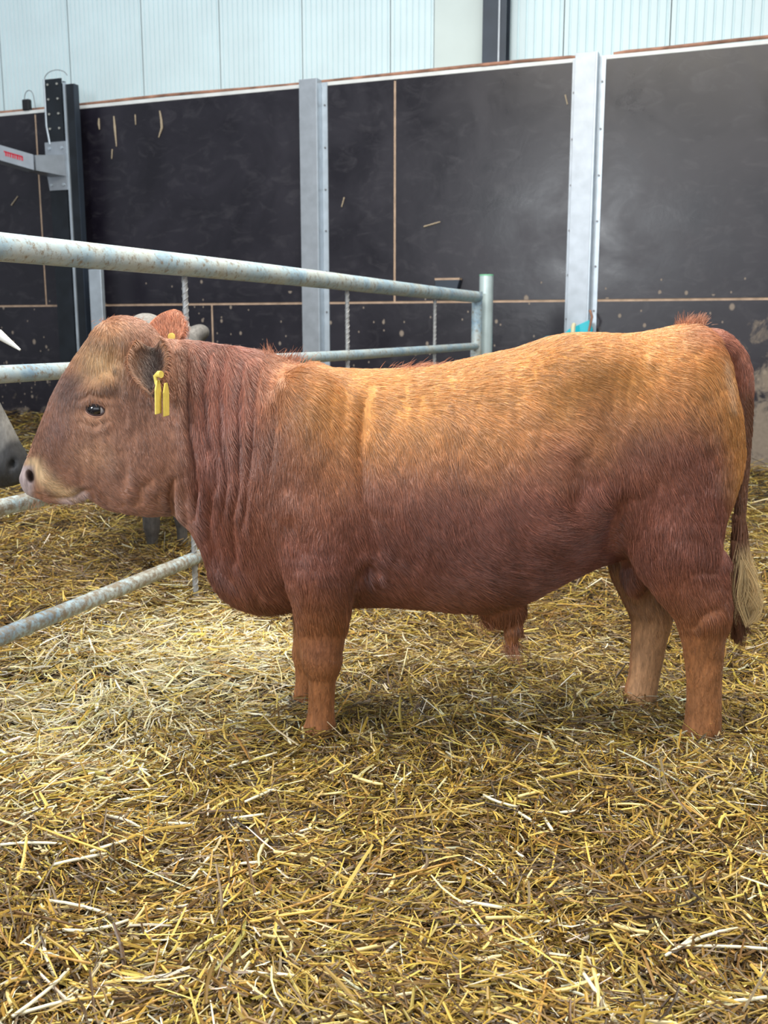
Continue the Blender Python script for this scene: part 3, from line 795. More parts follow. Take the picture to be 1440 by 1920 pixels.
# coat colour by region of the animal (golden back with some top light painted in, red sides, pale muzzle and eye ring, fawn legs)
def coat(px, py, V, N):
    n = len(px)
    red = np.array((0.268, 0.098, 0.064)); gold = np.array((0.52, 0.235, 0.060)); fawn = np.array((0.285, 0.110, 0.033))
    c = np.tile(red, (n, 1))
    def mixc(w, col):
        nonlocal c
        w = np.clip(w, 0, 1)[:, None]; c = c * (1 - w) + np.array(col) * w
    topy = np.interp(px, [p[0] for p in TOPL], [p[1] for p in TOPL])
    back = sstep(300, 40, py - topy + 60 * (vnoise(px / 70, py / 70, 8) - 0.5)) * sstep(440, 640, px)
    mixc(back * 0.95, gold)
    mixc(0.35 * sstep(700, 600, px) * sstep(380, 520, px) * sstep(760, 900, py) * sstep(1050, 950, py), (0.36, 0.14, 0.06))
    mixc(0.85 * sstep(1040, 1230, py), fawn)
    mixc(0.45 * sstep(900, 1060, py) * sstep(1180, 1080, py) * sstep(520, 700, px) * sstep(1260, 1160, px), (0.125, 0.047, 0.040))   # under-belly shade painted into the coat
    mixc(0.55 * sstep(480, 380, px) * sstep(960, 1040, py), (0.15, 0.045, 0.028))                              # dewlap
    # head
    hd = sstep(380, 320, px)
    mixc(hd * 0.8, (0.31, 0.148, 0.088))
    mixc(0.9 * np.exp(-(((px - 190) / 42) ** 2 + ((py - 672) / 48) ** 2)), (0.68, 0.43, 0.21))               # blond forehead
    mixc(0.5 * np.exp(-(((px - 215) / 40) ** 2 + ((py - 618) / 22) ** 2)), (0.42, 0.21, 0.10))
    mixc(0.9 * np.exp(-(((px - 128) / 28) ** 2 + ((py - 730) / 40) ** 2)) * hd, (0.115, 0.058, 0.046))        # dark face stripe
    mixc(0.8 * np.exp(-(((px - 105) / 28) ** 2 + ((py - 800) / 40) ** 2)) * hd, (0.15, 0.066, 0.048))
    mixc(0.75 * np.exp(-(((px - 205) / 30) ** 2 + ((py - 728) / 14) ** 2)), (0.13, 0.062, 0.042))              # brow shadow painted into the hair colour
    mixc(0.40 * np.exp(-(((px - 272) / 22) ** 2 + ((py - 735) / 45) ** 2)), (0.10, 0.048, 0.034))              # shade behind the ear painted into the coat
    mixc(0.9 * np.exp(-(((px - 172) / 34) ** 2 + ((py - 778) / 24) ** 2)), (0.50, 0.26, 0.15))                 # eye ring
    mixc(0.6 * np.exp(-(((px - 175) / 42) ** 2 + ((py - 850) / 34) ** 2)), (0.46, 0.25, 0.14))
    mz = np.exp(-((poly_dist(px, py, [(62, 868), (84, 900), (112, 924), (135, 930)]) / 15) ** 2))
    mixc(0.95 * mz, (0.66, 0.45, 0.25))                                                                        # pale muzzle band
    mixc(sstep(70, 54, px) * sstep(868, 878, py), (0.40, 0.31, 0.30))                                          # nose leather
    mixc(np.exp(-((poly_dist(px, py, [(110, 941), (138, 937), (155, 926)]) / 6) ** 2)), (0.62, 0.44, 0.40))   # lower lip
    mixc(np.exp(-(((px - 58) / 7.5) ** 2 + ((py - 893) / 13) ** 2) ** 2), (0.030, 0.014, 0.013))                  # nostril
    # legs, tail head
    mixc(0.65 * np.exp(-(((px - 1335) / 60) ** 2 + ((py - 615) / 45) ** 2)), (0.38, 0.15, 0.095))
    mixc(0.55 * np.exp(-((poly_dist(px, py, [(1355, 672), (1368, 720), (1372, 760)]) / 7) ** 2)), (0.62, 0.42, 0.26))
    mixc(0.5 * np.exp(-(((px - 600) / 40) ** 2 + ((py - 1220) / 30) ** 2)), (0.20, 0.075, 0.045))
    mixc(0.25 * sstep(1180, 1300, py) * sstep(700, 900, px), (0.42, 0.20, 0.085))
    inner = sstep(0.05, 0.5, -N[:, 1] * 0 + np.where(V[:, 1] > 3.30, -N[:, 1], 0)) * sstep(1060, 1110, py) * sstep(1000, 1100, px)
    mixc(0.6 * inner, (0.50, 0.29, 0.15))
    mixc(np.exp(-(((V[:, 0] - P(1192, 1068, 3.27)[0]) / .06) ** 2 + ((V[:, 1] - 3.27) / .09) ** 2 + ((V[:, 2] - P(1192, 1075, 3.27)[2]) / .09) ** 2)) * 0.9, (0.22, 0.075, 0.025))
    v = 0.86 + 0.28 * vnoise(px / 34, py / 34, 21)
    c = c * v[:, None]
    return np.clip(c, 0, 1)
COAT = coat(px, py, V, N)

def coat_mat():
    m, nt, b = new_mat('cattle_hide')
    L = nt.links.new
    at = nt.nodes.new('ShaderNodeAttribute'); at.attribute_name = 'coat'
    tc = nt.nodes.new('ShaderNodeTexCoord')
    mp = nt.nodes.new('ShaderNodeMapping'); mp.inputs['Scale'].default_value = (110, 60, 22); mp.inputs['Rotation'].default_value = (0, 0.45, 0)
    n = nt.nodes.new('ShaderNodeTexNoise'); n.inputs['Scale'].default_value = 1.0; n.inputs['Detail'].default_value = 4
    L(tc.outputs['Object'], mp.inputs['Vector']); L(mp.outputs['Vector'], n.inputs['Vector'])
    r = nt.nodes.new('ShaderNodeMapRange'); r.inputs['From Min'].default_value = 0.3; r.inputs['From Max'].default_value = 0.7
    r.inputs['To Min'].default_value = 0.62; r.inputs['To Max'].default_value = 1.25
    L(n.outputs['Fac'], r.inputs['Value'])
    mx = nt.nodes.new('ShaderNodeVectorMath'); mx.operation = 'SCALE'
    L(at.outputs['Color'], mx.inputs[0]); L(r.outputs[0], mx.inputs['Scale'])
    L(mx.outputs[0], b.inputs['Base Color'])
    b.inputs['Roughness'].default_value = 0.62
    b.inputs['Specular IOR Level'].default_value = 0.35
    b.inputs['Sheen Weight'].default_value = 0.15; b.inputs['Sheen Roughness'].default_value = 0.4
    return m
M_hide = coat_mat()
bull = empty('bull', P(950, 1385, YB)[:2] + (0,))
bull_org = Vector(bull.location)
def link_part(name, me, mat, parent, smooth=True):
    o = bpy.data.objects.new(name, me); me.materials.append(mat); C.objects.link(o); o.parent = parent
    o.matrix_parent_inverse = Matrix.Translation(-Vector(parent.location)) if parent.parent is None else Matrix.Identity(4)
    return o
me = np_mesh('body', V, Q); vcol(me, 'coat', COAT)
body = link_part('body', me, M_hide, bull)
tag(bull, 'stocky red-brown bull standing side-on in the straw with yellow ear tags', 'bull')

# ------------------------------------------------------------------ bull: ears, tags, eyes, tail, hooves
def surf_y(px_, py_, rad=9):
    """near-side surface distance of the body at a place in the photograph"""
    m = (np.hypot(px - px_, py - py_) < rad) & (V[:, 1] < YB) & (N[:, 1] < -0.2)
    return float(V[m, 1].min()) if m.any() else YB - 0.1
def ear_sheet(base, axis, open_dir, length, width, cup, roll_tip=0.0):
    """a leaf-shaped cupped sheet; returns outer and inner skins as one closed shell"""
    ax = Vector(axis).normalized(); od = Vector(open_dir); od = (od - ax * od.dot(ax)).normalized(); sd = ax.cross(od)
    nu, nv = 22, 17
    outer = np.zeros((nu, nv, 3)); inner = np.zeros((nu, nv, 3))
    for i in range(nu):
        u = i / (nu - 1)
        w = width * (0.50 + 0.62 * math.sin(math.pi * min(1, u * 0.98 + 0.02) ** 0.85)) * (1 - u ** 5) ** 0.5
        w = max(w, 0.004)
        cdepth = cup * (1.15 - 0.75 * u)
        for j in range(nv):
            v = -1 + 2 * j / (nv - 1)
            p = Vector(base) + ax * (length * u) + sd * (w * math.sin(v * 1.25) / math.sin(1.25)) + od * (cdepth * (abs(v) ** 1.8) * min(1, w / (0.6 * width)) - cdepth * 0.4) - od * roll_tip * u * u
            outer[i, j] = p - od * 0.005 * (1 - abs(v) ** 4) * (1 - u ** 6); inner[i, j] = p + od * 0.004 * (1 - abs(v) ** 4) * (1 - u ** 6)
    n = nu * nv; I = np.arange(n).reshape(nu, nv)
    q1 = np.stack([I[:-1,:-1], I[1:,:-1], I[1:,1:], I[:-1,1:]], -1).reshape(-1, 4)
    q2 = q1[:, ::-1] + n
    VV = np.concatenate([outer.reshape(-1, 3), inner.reshape(-1, 3)]); QQ = [q1, q2]
    for a, b in (((I[0, :]), None), ((I[-1, :]), None), ((I[:, 0]), None), ((I[:, -1]), None)):
        QQ.append(np.stack([a[:-1], a[1:], a[1:] + n, a[:-1] + n], -1))
    return VV, np.concatenate(QQ), n
def ear_normals_out(VV, QQ):
    me = np_mesh('ear', VV, QQ); bm = bmesh.new(); bm.from_mesh(me); bmesh.ops.recalc_face_normals(bm, faces=bm.faces); bm.to_mesh(me); bm.free(); return me
EARS = []
e_near = ear_sheet(P(285, 645, YB - 0.110), (0.06, -0.50, -0.75), (-0.12, -0.85, 0.35), 0.178, 0.060, 0.060)
e_far = ear_sheet(P(305, 655, YB + 0.105), (0.20, 0.38, 0.85), (-0.30, -0.90, 0.35), 0.150, 0.066, 0.030)
for k, (VV, QQ, n) in enumerate((e_near, e_far)):
    me = ear_normals_out(VV, QQ)
    col = np.tile(np.array((0.34, 0.145, 0.075)), (len(VV), 1)); vv_ = np.tile(np.abs(np.linspace(-1, 1, 17)), 22)[:, None] ** 2; col[n:] = np.array((0.035, 0.016, 0.013)) * (1 - vv_) + np.array((0.36, 0.17, 0.085)) * vv_  # dark middle of the inner skin is cup shade put into the colour
    if k == 1: col[:] = (0.50, 0.20, 0.11)
    vcol(me, 'coat', col)
    EARS.append((link_part('ear', me, M_hide, bull), VV, QQ, col))
M_tag = simple('yellow_ear_tag', (0.82, 0.66, 0.14), 0.45, noise=0.08, scale=60)
def ear_tag(px_, py0, py1, Y, yaw, half, button):
    a = Vector(P(px_, py0, Y)); b = Vector(P(px_, py1, Y)); hgt = (a - b).length
    m = MB(); m.prism([(-half * 0.45, 0), (half * 0.45, 0), (half, -hgt * 0.28), (half, -hgt), (-half, -hgt), (-half, -hgt * 0.28)], -0.0022, 0.0022)
    t = m.build('ear_tag', M_tag, bull, bevel=0.0012)
    t.location = a - bull_org; t.rotation_euler = (0.03, 0, yaw)
    if button:
        m = MB(); m.tube([(-0.004, -0.012, 0.018), (0.0, -0.004, 0.018), (0.004, 0.010, 0.012), (0, 0.004, -0.012)], [0.011, 0.011, 0.006, 0.006], 10); o = m.build('button', M_tag, t, True)
ear_tag(296, 713, 776, YB - 0.235, math.radians(83), 0.025, True)
ear_tag(311, 718, 780, YB - 0.205, math.radians(84), 0.025, False)
a = Vector(P(322, 632, YB + 0.12)); m = MB(); m.tube([(0, 0, 0), (0.002, -0.012, 0.001)], [0.014, 0.012], 10); o = m.build('ear_tag', M_tag, bull, True); o.location = a - bull_org

# eyes
M_eye = simple('dark_eye', (0.012, 0.010, 0.012), 0.06, spec=0.8)
M_sclera = simple('eye_white', (0.55, 0.50, 0.50), 0.25)
M_lid = simple('eyelid_skin', (0.50, 0.26, 0.18), 0.6, noise=0.15, scale=80)
M_lid_dark = simple('dark_eyelid_rim', (0.05, 0.022, 0.018), 0.4)
ye = surf_y(178, 790, 10)
def eye(sgn):
    off = YB - ye
    c = Vector(P(178, 768, ye)); c.y = YB + sgn * (off - 0.014)
    def sph(rx, ry, rz, nm, mat, loc, n=24):
        th = np.linspace(0, math.pi, 14); ph = np.linspace(0, 2 * math.pi, n, endpoint=False)
        m = MB(); v = [(rx * math.sin(t) * math.cos(p_), ry * math.sin(t) * math.sin(p_), rz * math.cos(t)) for t in th for p_ in ph]
        f = [(i * n + k, i * n + (k + 1) % n, (i + 1) * n + (k + 1) % n, (i + 1) * n + k) for i in range(13) for k in range(n)]
        m.add(v, f); me_ = m.mesh(nm, True); o_ = bpy.data.objects.new(nm, me_); me_.materials.append(mat); C.objects.link(o_); o_.parent = bull; o_.location = loc - bull_org; return o_
    ball = sph(0.030, 0.021, 0.0225, 'eyeball', M_sclera, c)
    iris = sph(0.0265, 0.0212, 0.0228, 'iris', M_eye, c); iris.parent = ball; iris.location = (-0.0010, sgn * 0.0022, 0)
    for nm, mat, rr, grow, out, lo, hi in (('eyelid', M_lid, 0.0075, 1.17, 0.010, 0, 2 * math.pi), ('lid_rim', M_lid_dark, 0.0030, 1.0, 0.0165, 0, 2 * math.pi)):
        m = MB(); pts = []
        for t in np.linspace(lo, hi, 40):
            x_ = 0.0285 * grow * math.cos(t); z_ = 0.0165 * grow * math.sin(t)
            z_ *= 1.0 if z_ > 0 else 1.08
            pts.append((x_, sgn * (out - 9.0 * (x_ * x_) * 0.8), z_ - 0.12 * x_))
        m.tube(pts, rr, 8, cap=False); o_ = m.build(nm, mat, ball, True)
eye(-1); eye(1)

# tail: fleshy tube, then the blond switch in hair
tail_px = [(1262,664,.030),(1300,640,.038),(1342,640,.044),(1378,668,.040),(1391,705,.036),(1394,760,.030),(1394,820,.025),(1392,880,.021),(1389,940,.018),(1386,1000,.016),(1384,1060,.012),(1384,1120,.008)]
tp = [P(a, b, YB) for a, b, r in tail_px]
tpd = np.array(tp); tt = np.linspace(0, len(tp) - 1, 46)
TP = np.stack([np.interp(tt, np.arange(len(tp)), tpd[:, k]) for k in range(3)], 1); TR = np.interp(tt, np.arange(len(tp)), [r for _, _, r in tail_px])
kk = np.array([1, 2, 3, 2, 1.]); kk /= kk.sum()
for k in range(3): TP[2:-2, k] = np.convolve(TP[:, k], kk, 'valid')
nT = 18
fr = []
for i in range(len(TP)):
    d = TP[min(i+1, len(TP)-1)] - TP[max(i-1, 0)]; d /= np.linalg.norm(d)
    b_ = np.array((0, 1, 0.)); a_ = np.cross(b_, d); a_ /= np.linalg.norm(a_)
    for k in range(nT):
        t = 2 * math.pi * k / nT; fr.append(TP[i] + TR[i] * (a_ * math.cos(t) + b_ * math.sin(t) * (1.15 if i < 12 else 1.0)))
TV = np.array(fr); TI = np.arange(len(TV)).reshape(len(TP), nT)
TQ = np.stack([TI[:-1], np.roll(TI, -1, 1)[:-1], np.roll(TI, -1, 1)[1:], TI[1:]], -1).reshape(-1, 4)
me = np_mesh('tail', TV, TQ); bm = bmesh.new(); bm.from_mesh(me); bmesh.ops.recalc_face_normals(bm, faces=bm.faces); bm.to_mesh(me); bm.free()
_, tpy = proj(TV[:, 0], TV[:, 1], TV[:, 2])
w_ = sstep(700, 760, tpy)[:, None]; TC = np.array((0.38, 0.15, 0.095)) * (1 - w_) + np.array((0.20, 0.085, 0.04)) * w_
vcol(me, 'coat', TC); tail = link_part('tail', me, M_hide, bull)

# hooves, mostly sunk in the straw
M_hoof = simple('grey_hoof', (0.07, 0.065, 0.06), 0.5, noise=0.3, scale=30)
for chn in (0, 1, 2, 4):
    c, r = leg_chains()[chn][0][-1]
    h_ = empty('hoof', Vector(c) - bull_org); h_.parent = bull
    for s_ in (-1, 1):
        m = MB(); z0 = -c[2] - 0.062
        poly = [(-0.085, 0.0), (0.050, 0.0), (0.054, 0.045), (-0.030, 0.060)]
        v = [(a, (s_ * 0.006 if q == 0 else s_ * 0.045), b + z0) for q in (0, 1) for a, b in poly]
        m.add(v, [(0,1,2,3), (7,6,5,4), (0,4,5,1), (1,5,6,2), (2,6,7,3), (3,7,4,0)]); m.build('claw', M_hoof, h_, bevel=0.008)

# ------------------------------------------------------------------ coat hair
def hair_mat():
    m, nt, b = new_mat('coat_hair')
    L = nt.links.new
    at = nt.nodes.new('ShaderNodeAttribute'); at.attribute_name = 'hair_col'
    L(at.outputs['Color'], b.inputs['Base Color'])
    b.inputs['Roughness'].default_value = 0.38
    b.inputs['Specular IOR Level'].default_value = 0.8
    return m
M_hair = hair_mat()
def hair_object(name, P0, parent, col, rad0, rad1):
    """P0 (n, k, 3) strand points in world space"""
    n, k, _ = P0.shape
    hc = bpy.data.hair_curves.new(name)
    hc.add_curves([k] * n)
    hc.attributes['position'].data.foreach_set('vector', P0.reshape(-1).astype(np.float32))
    r = hc.attributes.get('radius') or hc.attributes.new('radius', 'FLOAT', 'POINT')
    prof = np.linspace(0, 1, k)[None, :]
    rr = (np.asarray(rad0).reshape(-1, 1) * (1 - prof) + np.asarray(rad1).reshape(-1, 1) * prof) * np.ones((n, 1))
    r.data.foreach_set('value', rr.ravel().astype(np.float32))
    ca = hc.attributes.new('hair_col', 'FLOAT_COLOR', 'POINT')
    c4 = np.ones((n, k, 4), np.float32)
    c4[:, :, :3] = col if col.ndim == 3 else col[:, None, :]
    ca.data.foreach_set('color', c4.ravel())
    hc.materials.append(M_hair)
    o = bpy.data.objects.new(name, hc); C.objects.link(o); o.parent = parent
    o.matrix_parent_inverse = Matrix.Translation(-bull_org)
    return o
# combing: control directions in the side view (dx right, dy down)
COMB = [(70,880,.6,.3),(110,830,.45,.6),(130,720,-.3,.9),(160,670,-.25,1),(210,650,-.2,1),(220,615,.3,.5),(215,760,.5,.9),(190,830,.6,.9),(250,820,.5,1),(300,760,.55,.9),(230,930,.9,.4),(300,900,.7,.9),
        (300,960,1,.3),(370,700,.25,1),(370,900,.2,1),(430,760,.15,1),(430,940,.15,1),(420,1050,.5,1),(500,700,.45,.8),(500,900,.12,1),(500,1060,.4,1),(580,720,.8,.6),(590,850,.15,1),(590,1000,.1,1),(600,1100,.2,1),
        (620,1250,.05,1),(600,1340,0,1),(680,720,1,.3),(700,850,.25,1),(720,980,.45,1),(740,1080,.8,.8),(800,720,1,.15),(820,850,.4,1),(850,980,.5,1),(880,1080,.9,.5),(940,720,1,.2),(950,850,.55,.85),
        (980,980,.7,.7),(980,1080,.9,.2),(960,1180,-.1,1),(1060,690,1,.2),(1060,820,.8,.55),(1080,900,.2,.9),(1050,1000,.8,.1),(1130,1000,.9,-.2),(1150,680,1,.25),(1180,780,.75,.7),(1180,900,.35,1),(1200,1000,.1,1),
        (1250,680,1,.3),(1270,780,.5,1),(1260,900,.3,1),(1270,1020,.15,1),(1320,640,1,.5),(1340,760,.25,1),(1350,900,.1,1),(1320,1120,.3,1),(1320,1200,.1,1),(1320,1340,.05,1),(1390,700,.1,1),(1390,900,0,1)]
CB = np.array(COMB, float); CB[:, 2:] /= np.linalg.norm(CB[:, 2:], axis=1, keepdims=True)
def comb_dir(px, py):
    out = np.zeros((len(px), 2))
    wsum = np.zeros(len(px))
    for x_, y_, dx, dy in CB:
        w = 1.0 / ((px - x_) ** 2 + (py - y_) ** 2 + 300.0) ** 1.5
        out[:, 0] += w * dx; out[:, 1] += w * dy; wsum += w
    ang = np.arctan2(out[:, 1], out[:, 0])
    ang += 0.55 * (vnoise(px / 45, py / 45, 31) - 0.5) + 0.5 * (vnoise(px / 12, py / 12, 32) - 0.5)
    return np.stack([np.cos(ang), np.sin(ang)], 1)
def sample(V, Q, n, wt=None):
    T = np.concatenate([Q[:, [0,1,2]], Q[:, [0,2,3]]])
    fn = np.cross(V[T[:,1]] - V[T[:,0]], V[T[:,2]] - V[T[:,0]]); ar = np.linalg.norm(fn, axis=1)
    pr = ar.copy()
    if wt is not None: pr = pr * wt[T].mean(1)
    cdf = np.cumsum(pr); t = np.searchsorted(cdf, rng.random(n) * cdf[-1]); t = np.minimum(t, len(T) - 1)
    a, b = rng.random(n), rng.random(n); f = a + b > 1; a[f], b[f] = 1 - a[f], 1 - b[f]
    bc = np.stack([1 - a - b, a, b], 1)
    return T[t], bc
def grow(V, N, Q, COL, n, wt, length, lift, r0, k=5, jit=0.10):
    T, bc = sample(V, Q, n, wt)
    R = (V[T] * bc[:, :, None]).sum(1); Nn = (N[T] * bc[:, :, None]).sum(1); Nn /= np.linalg.norm(Nn, axis=1, keepdims=True) + 1e-9
    col = (COL[T] * bc[:, :, None]).sum(1)
    hx, hy = proj(R[:, 0], YB - np.abs(R[:, 1] - YB), R[:, 2])
    d2 = comb_dir(hx, hy)
    D = np.stack([d2[:, 0], np.zeros(n), -d2[:, 1]], 1)
    D += rng.normal(0, jit, (n, 3))
    D -= Nn * (D * Nn).sum(1, keepdims=True)
    D /= np.linalg.norm(D, axis=1, keepdims=True) + 1e-9
    Ln = length(hx, hy) * rng.uniform(0.55, 1.25, n)
    lf = lift * rng.uniform(0.5, 1.6, n)
    # locks: neighbouring hairs share a tone, streaked along the lie of the coat
    al = hx * d2[:, 0] + hy * d2[:, 1]; ac = -hx * d2[:, 1] + hy * d2[:, 0]
    lock = vnoise(ac / 4.0, al / 34.0, 71) * 0.6 + vnoise(ac / 9.0, al / 60.0, 72) * 0.4
    v = (rng.uniform(0.70, 1.25, n) * (0.45 + 1.1 * lock))[:, None]
    lf = lf * (0.5 + 1.0 * lock)
    pts = np.zeros((n, k, 3))
    for i in range(k):
        t = i / (k - 1)
        pts[:, i] = R - Nn * 0.0015 + D * (Ln * t)[:, None] + Nn * (Ln * lf * (t - 0.55 * t * t))[:, None] + np.array((0, 0, -1.0)) * (0.06 * Ln * t * t)[:, None]
    warm = rng.normal(0, 0.05, (n, 1))
    col = col * v * (1 + warm * np.array([1.0, 0.2, -0.8]))
    return pts, np.clip(col, 0, 1), np.full(n, r0) * rng.uniform(0.7, 1.3, n)
def hlen(x, y):
    L = np.full(x.shape, 0.032)
    L = np.where(x < 330, 0.020, L)
    L += 0.012 * np.exp(-(((x - 190) / 50) ** 2 + ((y - 660) / 45) ** 2))
    L += 0.014 * sstep(1040, 1120, y) * sstep(1200, 1150, y) * sstep(840, 900, x) * sstep(1010, 980, x)
    L += 0.010 * sstep(330, 420, x) * sstep(560, 480, x)
    L += 0.010 * sstep(930, 990, y) * sstep(1150, 1200, x) * sstep(1060, 1030, y)
    L = np.where(y > 1180, 0.015, L)
    L = np.where((x < 75) & (y > 850), 0.004, L)
    return L
# no hair on the eye, nostril and nose leather
wt = np.ones(len(V))
wt[(np.hypot((px - 178) / 26, (py - 768) / 17) < 1)] = 0
wt[(np.hypot((px - 57) / 9, (py - 893) / 17) < 1)] = 0
wt[(px < 60) & (py > 872)] = 0.0
wt = wt * np.where(V[:, 1] > YB + 0.02, 0.45, 1.0) * np.where(px < 360, 1.7, 1.0)
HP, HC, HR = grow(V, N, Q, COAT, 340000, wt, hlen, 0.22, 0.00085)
hair_parts = [(HP, HC, HR)]
TN = normals(TV, TQ); sgn = np.sign(((TV - np.repeat(TP, nT, 0)) * TN).sum(1).mean()); TN *= sgn
hair_parts.append(grow(TV, TN, TQ, TC, 16000, None, lambda x, y: np.full(x.shape, 0.026), 0.22, 0.0008))
for eo, VV, QQ, ecol in EARS:
    EN = np.zeros_like(VV); mm_ = eo.data
    tmp = np.empty(len(VV) * 3, np.float32); mm_.vertices.foreach_get('normal', tmp); EN = tmp.reshape(-1, 3).astype(float)
    hair_parts.append(grow(VV, EN, QQ, ecol, 9000, None, lambda x, y: np.full(x.shape, 0.020), 0.55, 0.0006))
HP = np.concatenate([h[0] for h in hair_parts]); HC = np.concatenate([h[1] for h in hair_parts]); HR = np.concatenate([h[2] for h in hair_parts])
# tufts: crest of the shoulders, tail head
def tuft(px_, py_, n, length, spread, dirv, Y=YB):
    c = np.array(P(px_, py_, Y)); k = 5; D = np.array(dirv, float); D /= np.linalg.norm(D)
    r = c + rng.normal(0, 1, (n, 3)) * np.array(spread)
    dd = D + rng.normal(0, .28, (n, 3)); L = length * rng.uniform(.4, 1.1, n)
    pts = np.stack([r + dd * (L * t)[:, None] + np.array((0.3, 0, -0.2)) * (L * t * t * 0.4)[:, None] for t in np.linspace(0, 1, k)], 1)
    return pts, np.tile(np.array((0.40, 0.16, 0.08)), (n, 1)) * rng.uniform(.5, 1.4, (n, 1)), np.full(n, 0.0007)
tf = [tuft(503, 666, 90, .034, (.012, .02, .006), (-.3, 0, 1)), tuft(535, 680, 260, .035, (.03, .03, .008), (.4, 0, .9)), tuft(1283, 614, 140, .032, (.012, .02, .008), (-.25, 0, 1)),
      tuft(1303, 608, 260, .032, (.016, .02, .006), (.5, 0, .9)), tuft(800, 690, 300, .03, (.06, .03, .006), (.9, 0, .5)), tuft(225, 604, 200, .016, (.035, .03, .006), (.7, 0, .6)),
      tuft(960, 1204, 260, .050, (.014, .014, .012), (.12, 0, -1)), tuft(915, 1158, 260, .036, (.03, .025, .01), (.15, 0, -1)), tuft(112, 940, 90, .022, (.05, .03, .003), (-.2, -.2, -1))]
HP = np.concatenate([HP] + [t[0] for t in tf]); HC = np.concatenate([HC] + [t[1] for t in tf]); HR = np.concatenate([HR] + [t[2] for t in tf])
fur = hair_object('coat_hair', HP, bull, HC, HR, HR * 0.25); fur['kind'] = 'stuff'
# switch: locks that wave and curl
def switch():
    PT = []; COLS = []; RR = []
    k = 16; t = np.linspace(0, 1, k)
    for lock in range(78):
        y0 = rng.uniform(960, 1080); x0 = 1384 + rng.normal(0, 5)
        xe = 1358 + 78 * rng.random() ** 0.9; ye_ = rng.uniform(1115, 1175)
        low = lock % 5 == 0
        if low: xe = rng.uniform(1372, 1396); ye_ = rng.uniform(1185, 1212)
        Yd = YB + rng.normal(0, .022)
        ph = rng.uniform(0, 6.28); am = rng.uniform(5, 12)
        cx = x0 + (xe - x0) * t ** 1.25 + am * np.sin(t * 5.5 + ph) * t
        cy = y0 + (ye_ - y0) * t
        if not low and xe > 1400: cx = cx - 26 * np.clip(t - .72, 0, 1) ** 1.3 * 4
        cw = np.array([P(a, b, Yd) for a, b in zip(cx, cy)])
        n = 34
        sp = rng.normal(0, 1, (n, 3)) * np.array((.006, .007, .004))
        pts = cw[None] + sp[:, None, :] * (0.55 + 0.9 * np.sin(t * math.pi * 0.9))[None, :, None]
        blond = np.array((0.82, 0.61, 0.32)); brown = np.array((0.24, 0.10, 0.05)); dark = np.array((0.16, 0.06, 0.03))
        w = sstep(1010, 1055, cy)[:, None]
        if low: c = brown * (1 - w) + dark * w
        else: c = brown * (1 - w) + blond * w
        cc = c[None] * rng.uniform(.6, 1.3, (n, 1, 1)) * rng.uniform(.8, 1.15)
        PT.append(pts); COLS.append(cc); RR.append(np.full(n, 0.0008))
    return np.concatenate(PT), np.clip(np.concatenate(COLS), 0, 1), np.concatenate(RR)
SP, SC_, SR = switch()
sw = hair_object('tail_switch', SP, bull, SC_, SR, SR * 0.5); sw['label'] = 'blond wavy tuft at the end of the tail'; sw['kind'] = 'stuff'

# ------------------------------------------------------------------ straw bedding
def straw_mat():
    m, nt, b = new_mat('straw')
    L = nt.links.new
    at = nt.nodes.new('ShaderNodeAttribute'); at.attribute_name = 'straw_col'
    L(at.outputs['Color'], b.inputs['Base Color'])
    b.inputs['Roughness'].default_value = 0.42
    b.inputs['Specular IOR Level'].default_value = 0.45
    tr = nt.nodes.new('ShaderNodeBsdfTranslucent'); L(at.outputs['Color'], tr.inputs['Color'])
    mx = nt.nodes.new('ShaderNodeMixShader'); mx.inputs[0].default_value = 0.18
    out = nt.nodes['Material Output']
    L(b.outputs[0], mx.inputs[1]); L(tr.outputs[0], mx.inputs[2]); L(mx.outputs[0], out.inputs['Surface'])
    return m
M_straw = straw_mat()
PAL = np.array([(0.76, 0.58, 0.16), (0.62, 0.44, 0.085), (0.46, 0.29, 0.050), (0.27, 0.150, 0.035), (0.14, 0.078, 0.026), (0.86, 0.74, 0.42), (0.92, 0.87, 0.68), (0.25, 0.185, 0.115), (0.06, 0.036, 0.016)])
def straw_colors(x, y, n):
    # fresh straw at the left by the gate, paled further to paint in a daylight patch; elsewhere it is older, golden and brown
    fresh_lit = 1.15 * np.exp(-(((x + 1.05) / 0.50) ** 2 + ((y - 3.35) / 0.70) ** 2)) + 0.9 * np.exp(-(((x + 0.55) / 0.38) ** 2 + ((y - 3.85) / 0.50) ** 2))
    gside = x - (GX + y * math.tan(WA))
    fresh_lit = np.clip(fresh_lit + 0.35 * (vnoise(x * 2.2, y * 2.2, 41) - 0.5), 0, 1)
    old = np.clip(1.7 * (vnoise(x * 1.6 + 9, y * 2.1, 42) - 0.34) + 0.5 * sstep(0.0, -0.5, gside) * sstep(7.5, 6.5, y), 0, 1) * (1 - fresh_lit)
    w_mid = np.array([.13, .17, .18, .18, .14, .04, .015, .10, .05]); w_fresh_lit = np.array([.16, .06, .03, .02, .02, .32, .33, .05, .01]); w_old = np.array([.07, .12, .16, .20, .20, .02, .01, .12, .10])
    Wt = w_mid[None] * (1 - fresh_lit - old).clip(0, 1)[:, None] + w_fresh_lit[None] * fresh_lit[:, None] + w_old[None] * old[:, None]
    cdf = np.cumsum(Wt, 1); r = rng.random(n) * cdf[:, -1]
    k = (r[:, None] > cdf).sum(1).clip(0, len(PAL) - 1)
    return PAL[k] * (rng.uniform(0.45, 1.05, (n, 1)) * (1 + 0.25 * fresh_lit[:, None])) * (1 + rng.normal(0, .04, (n, 3)))
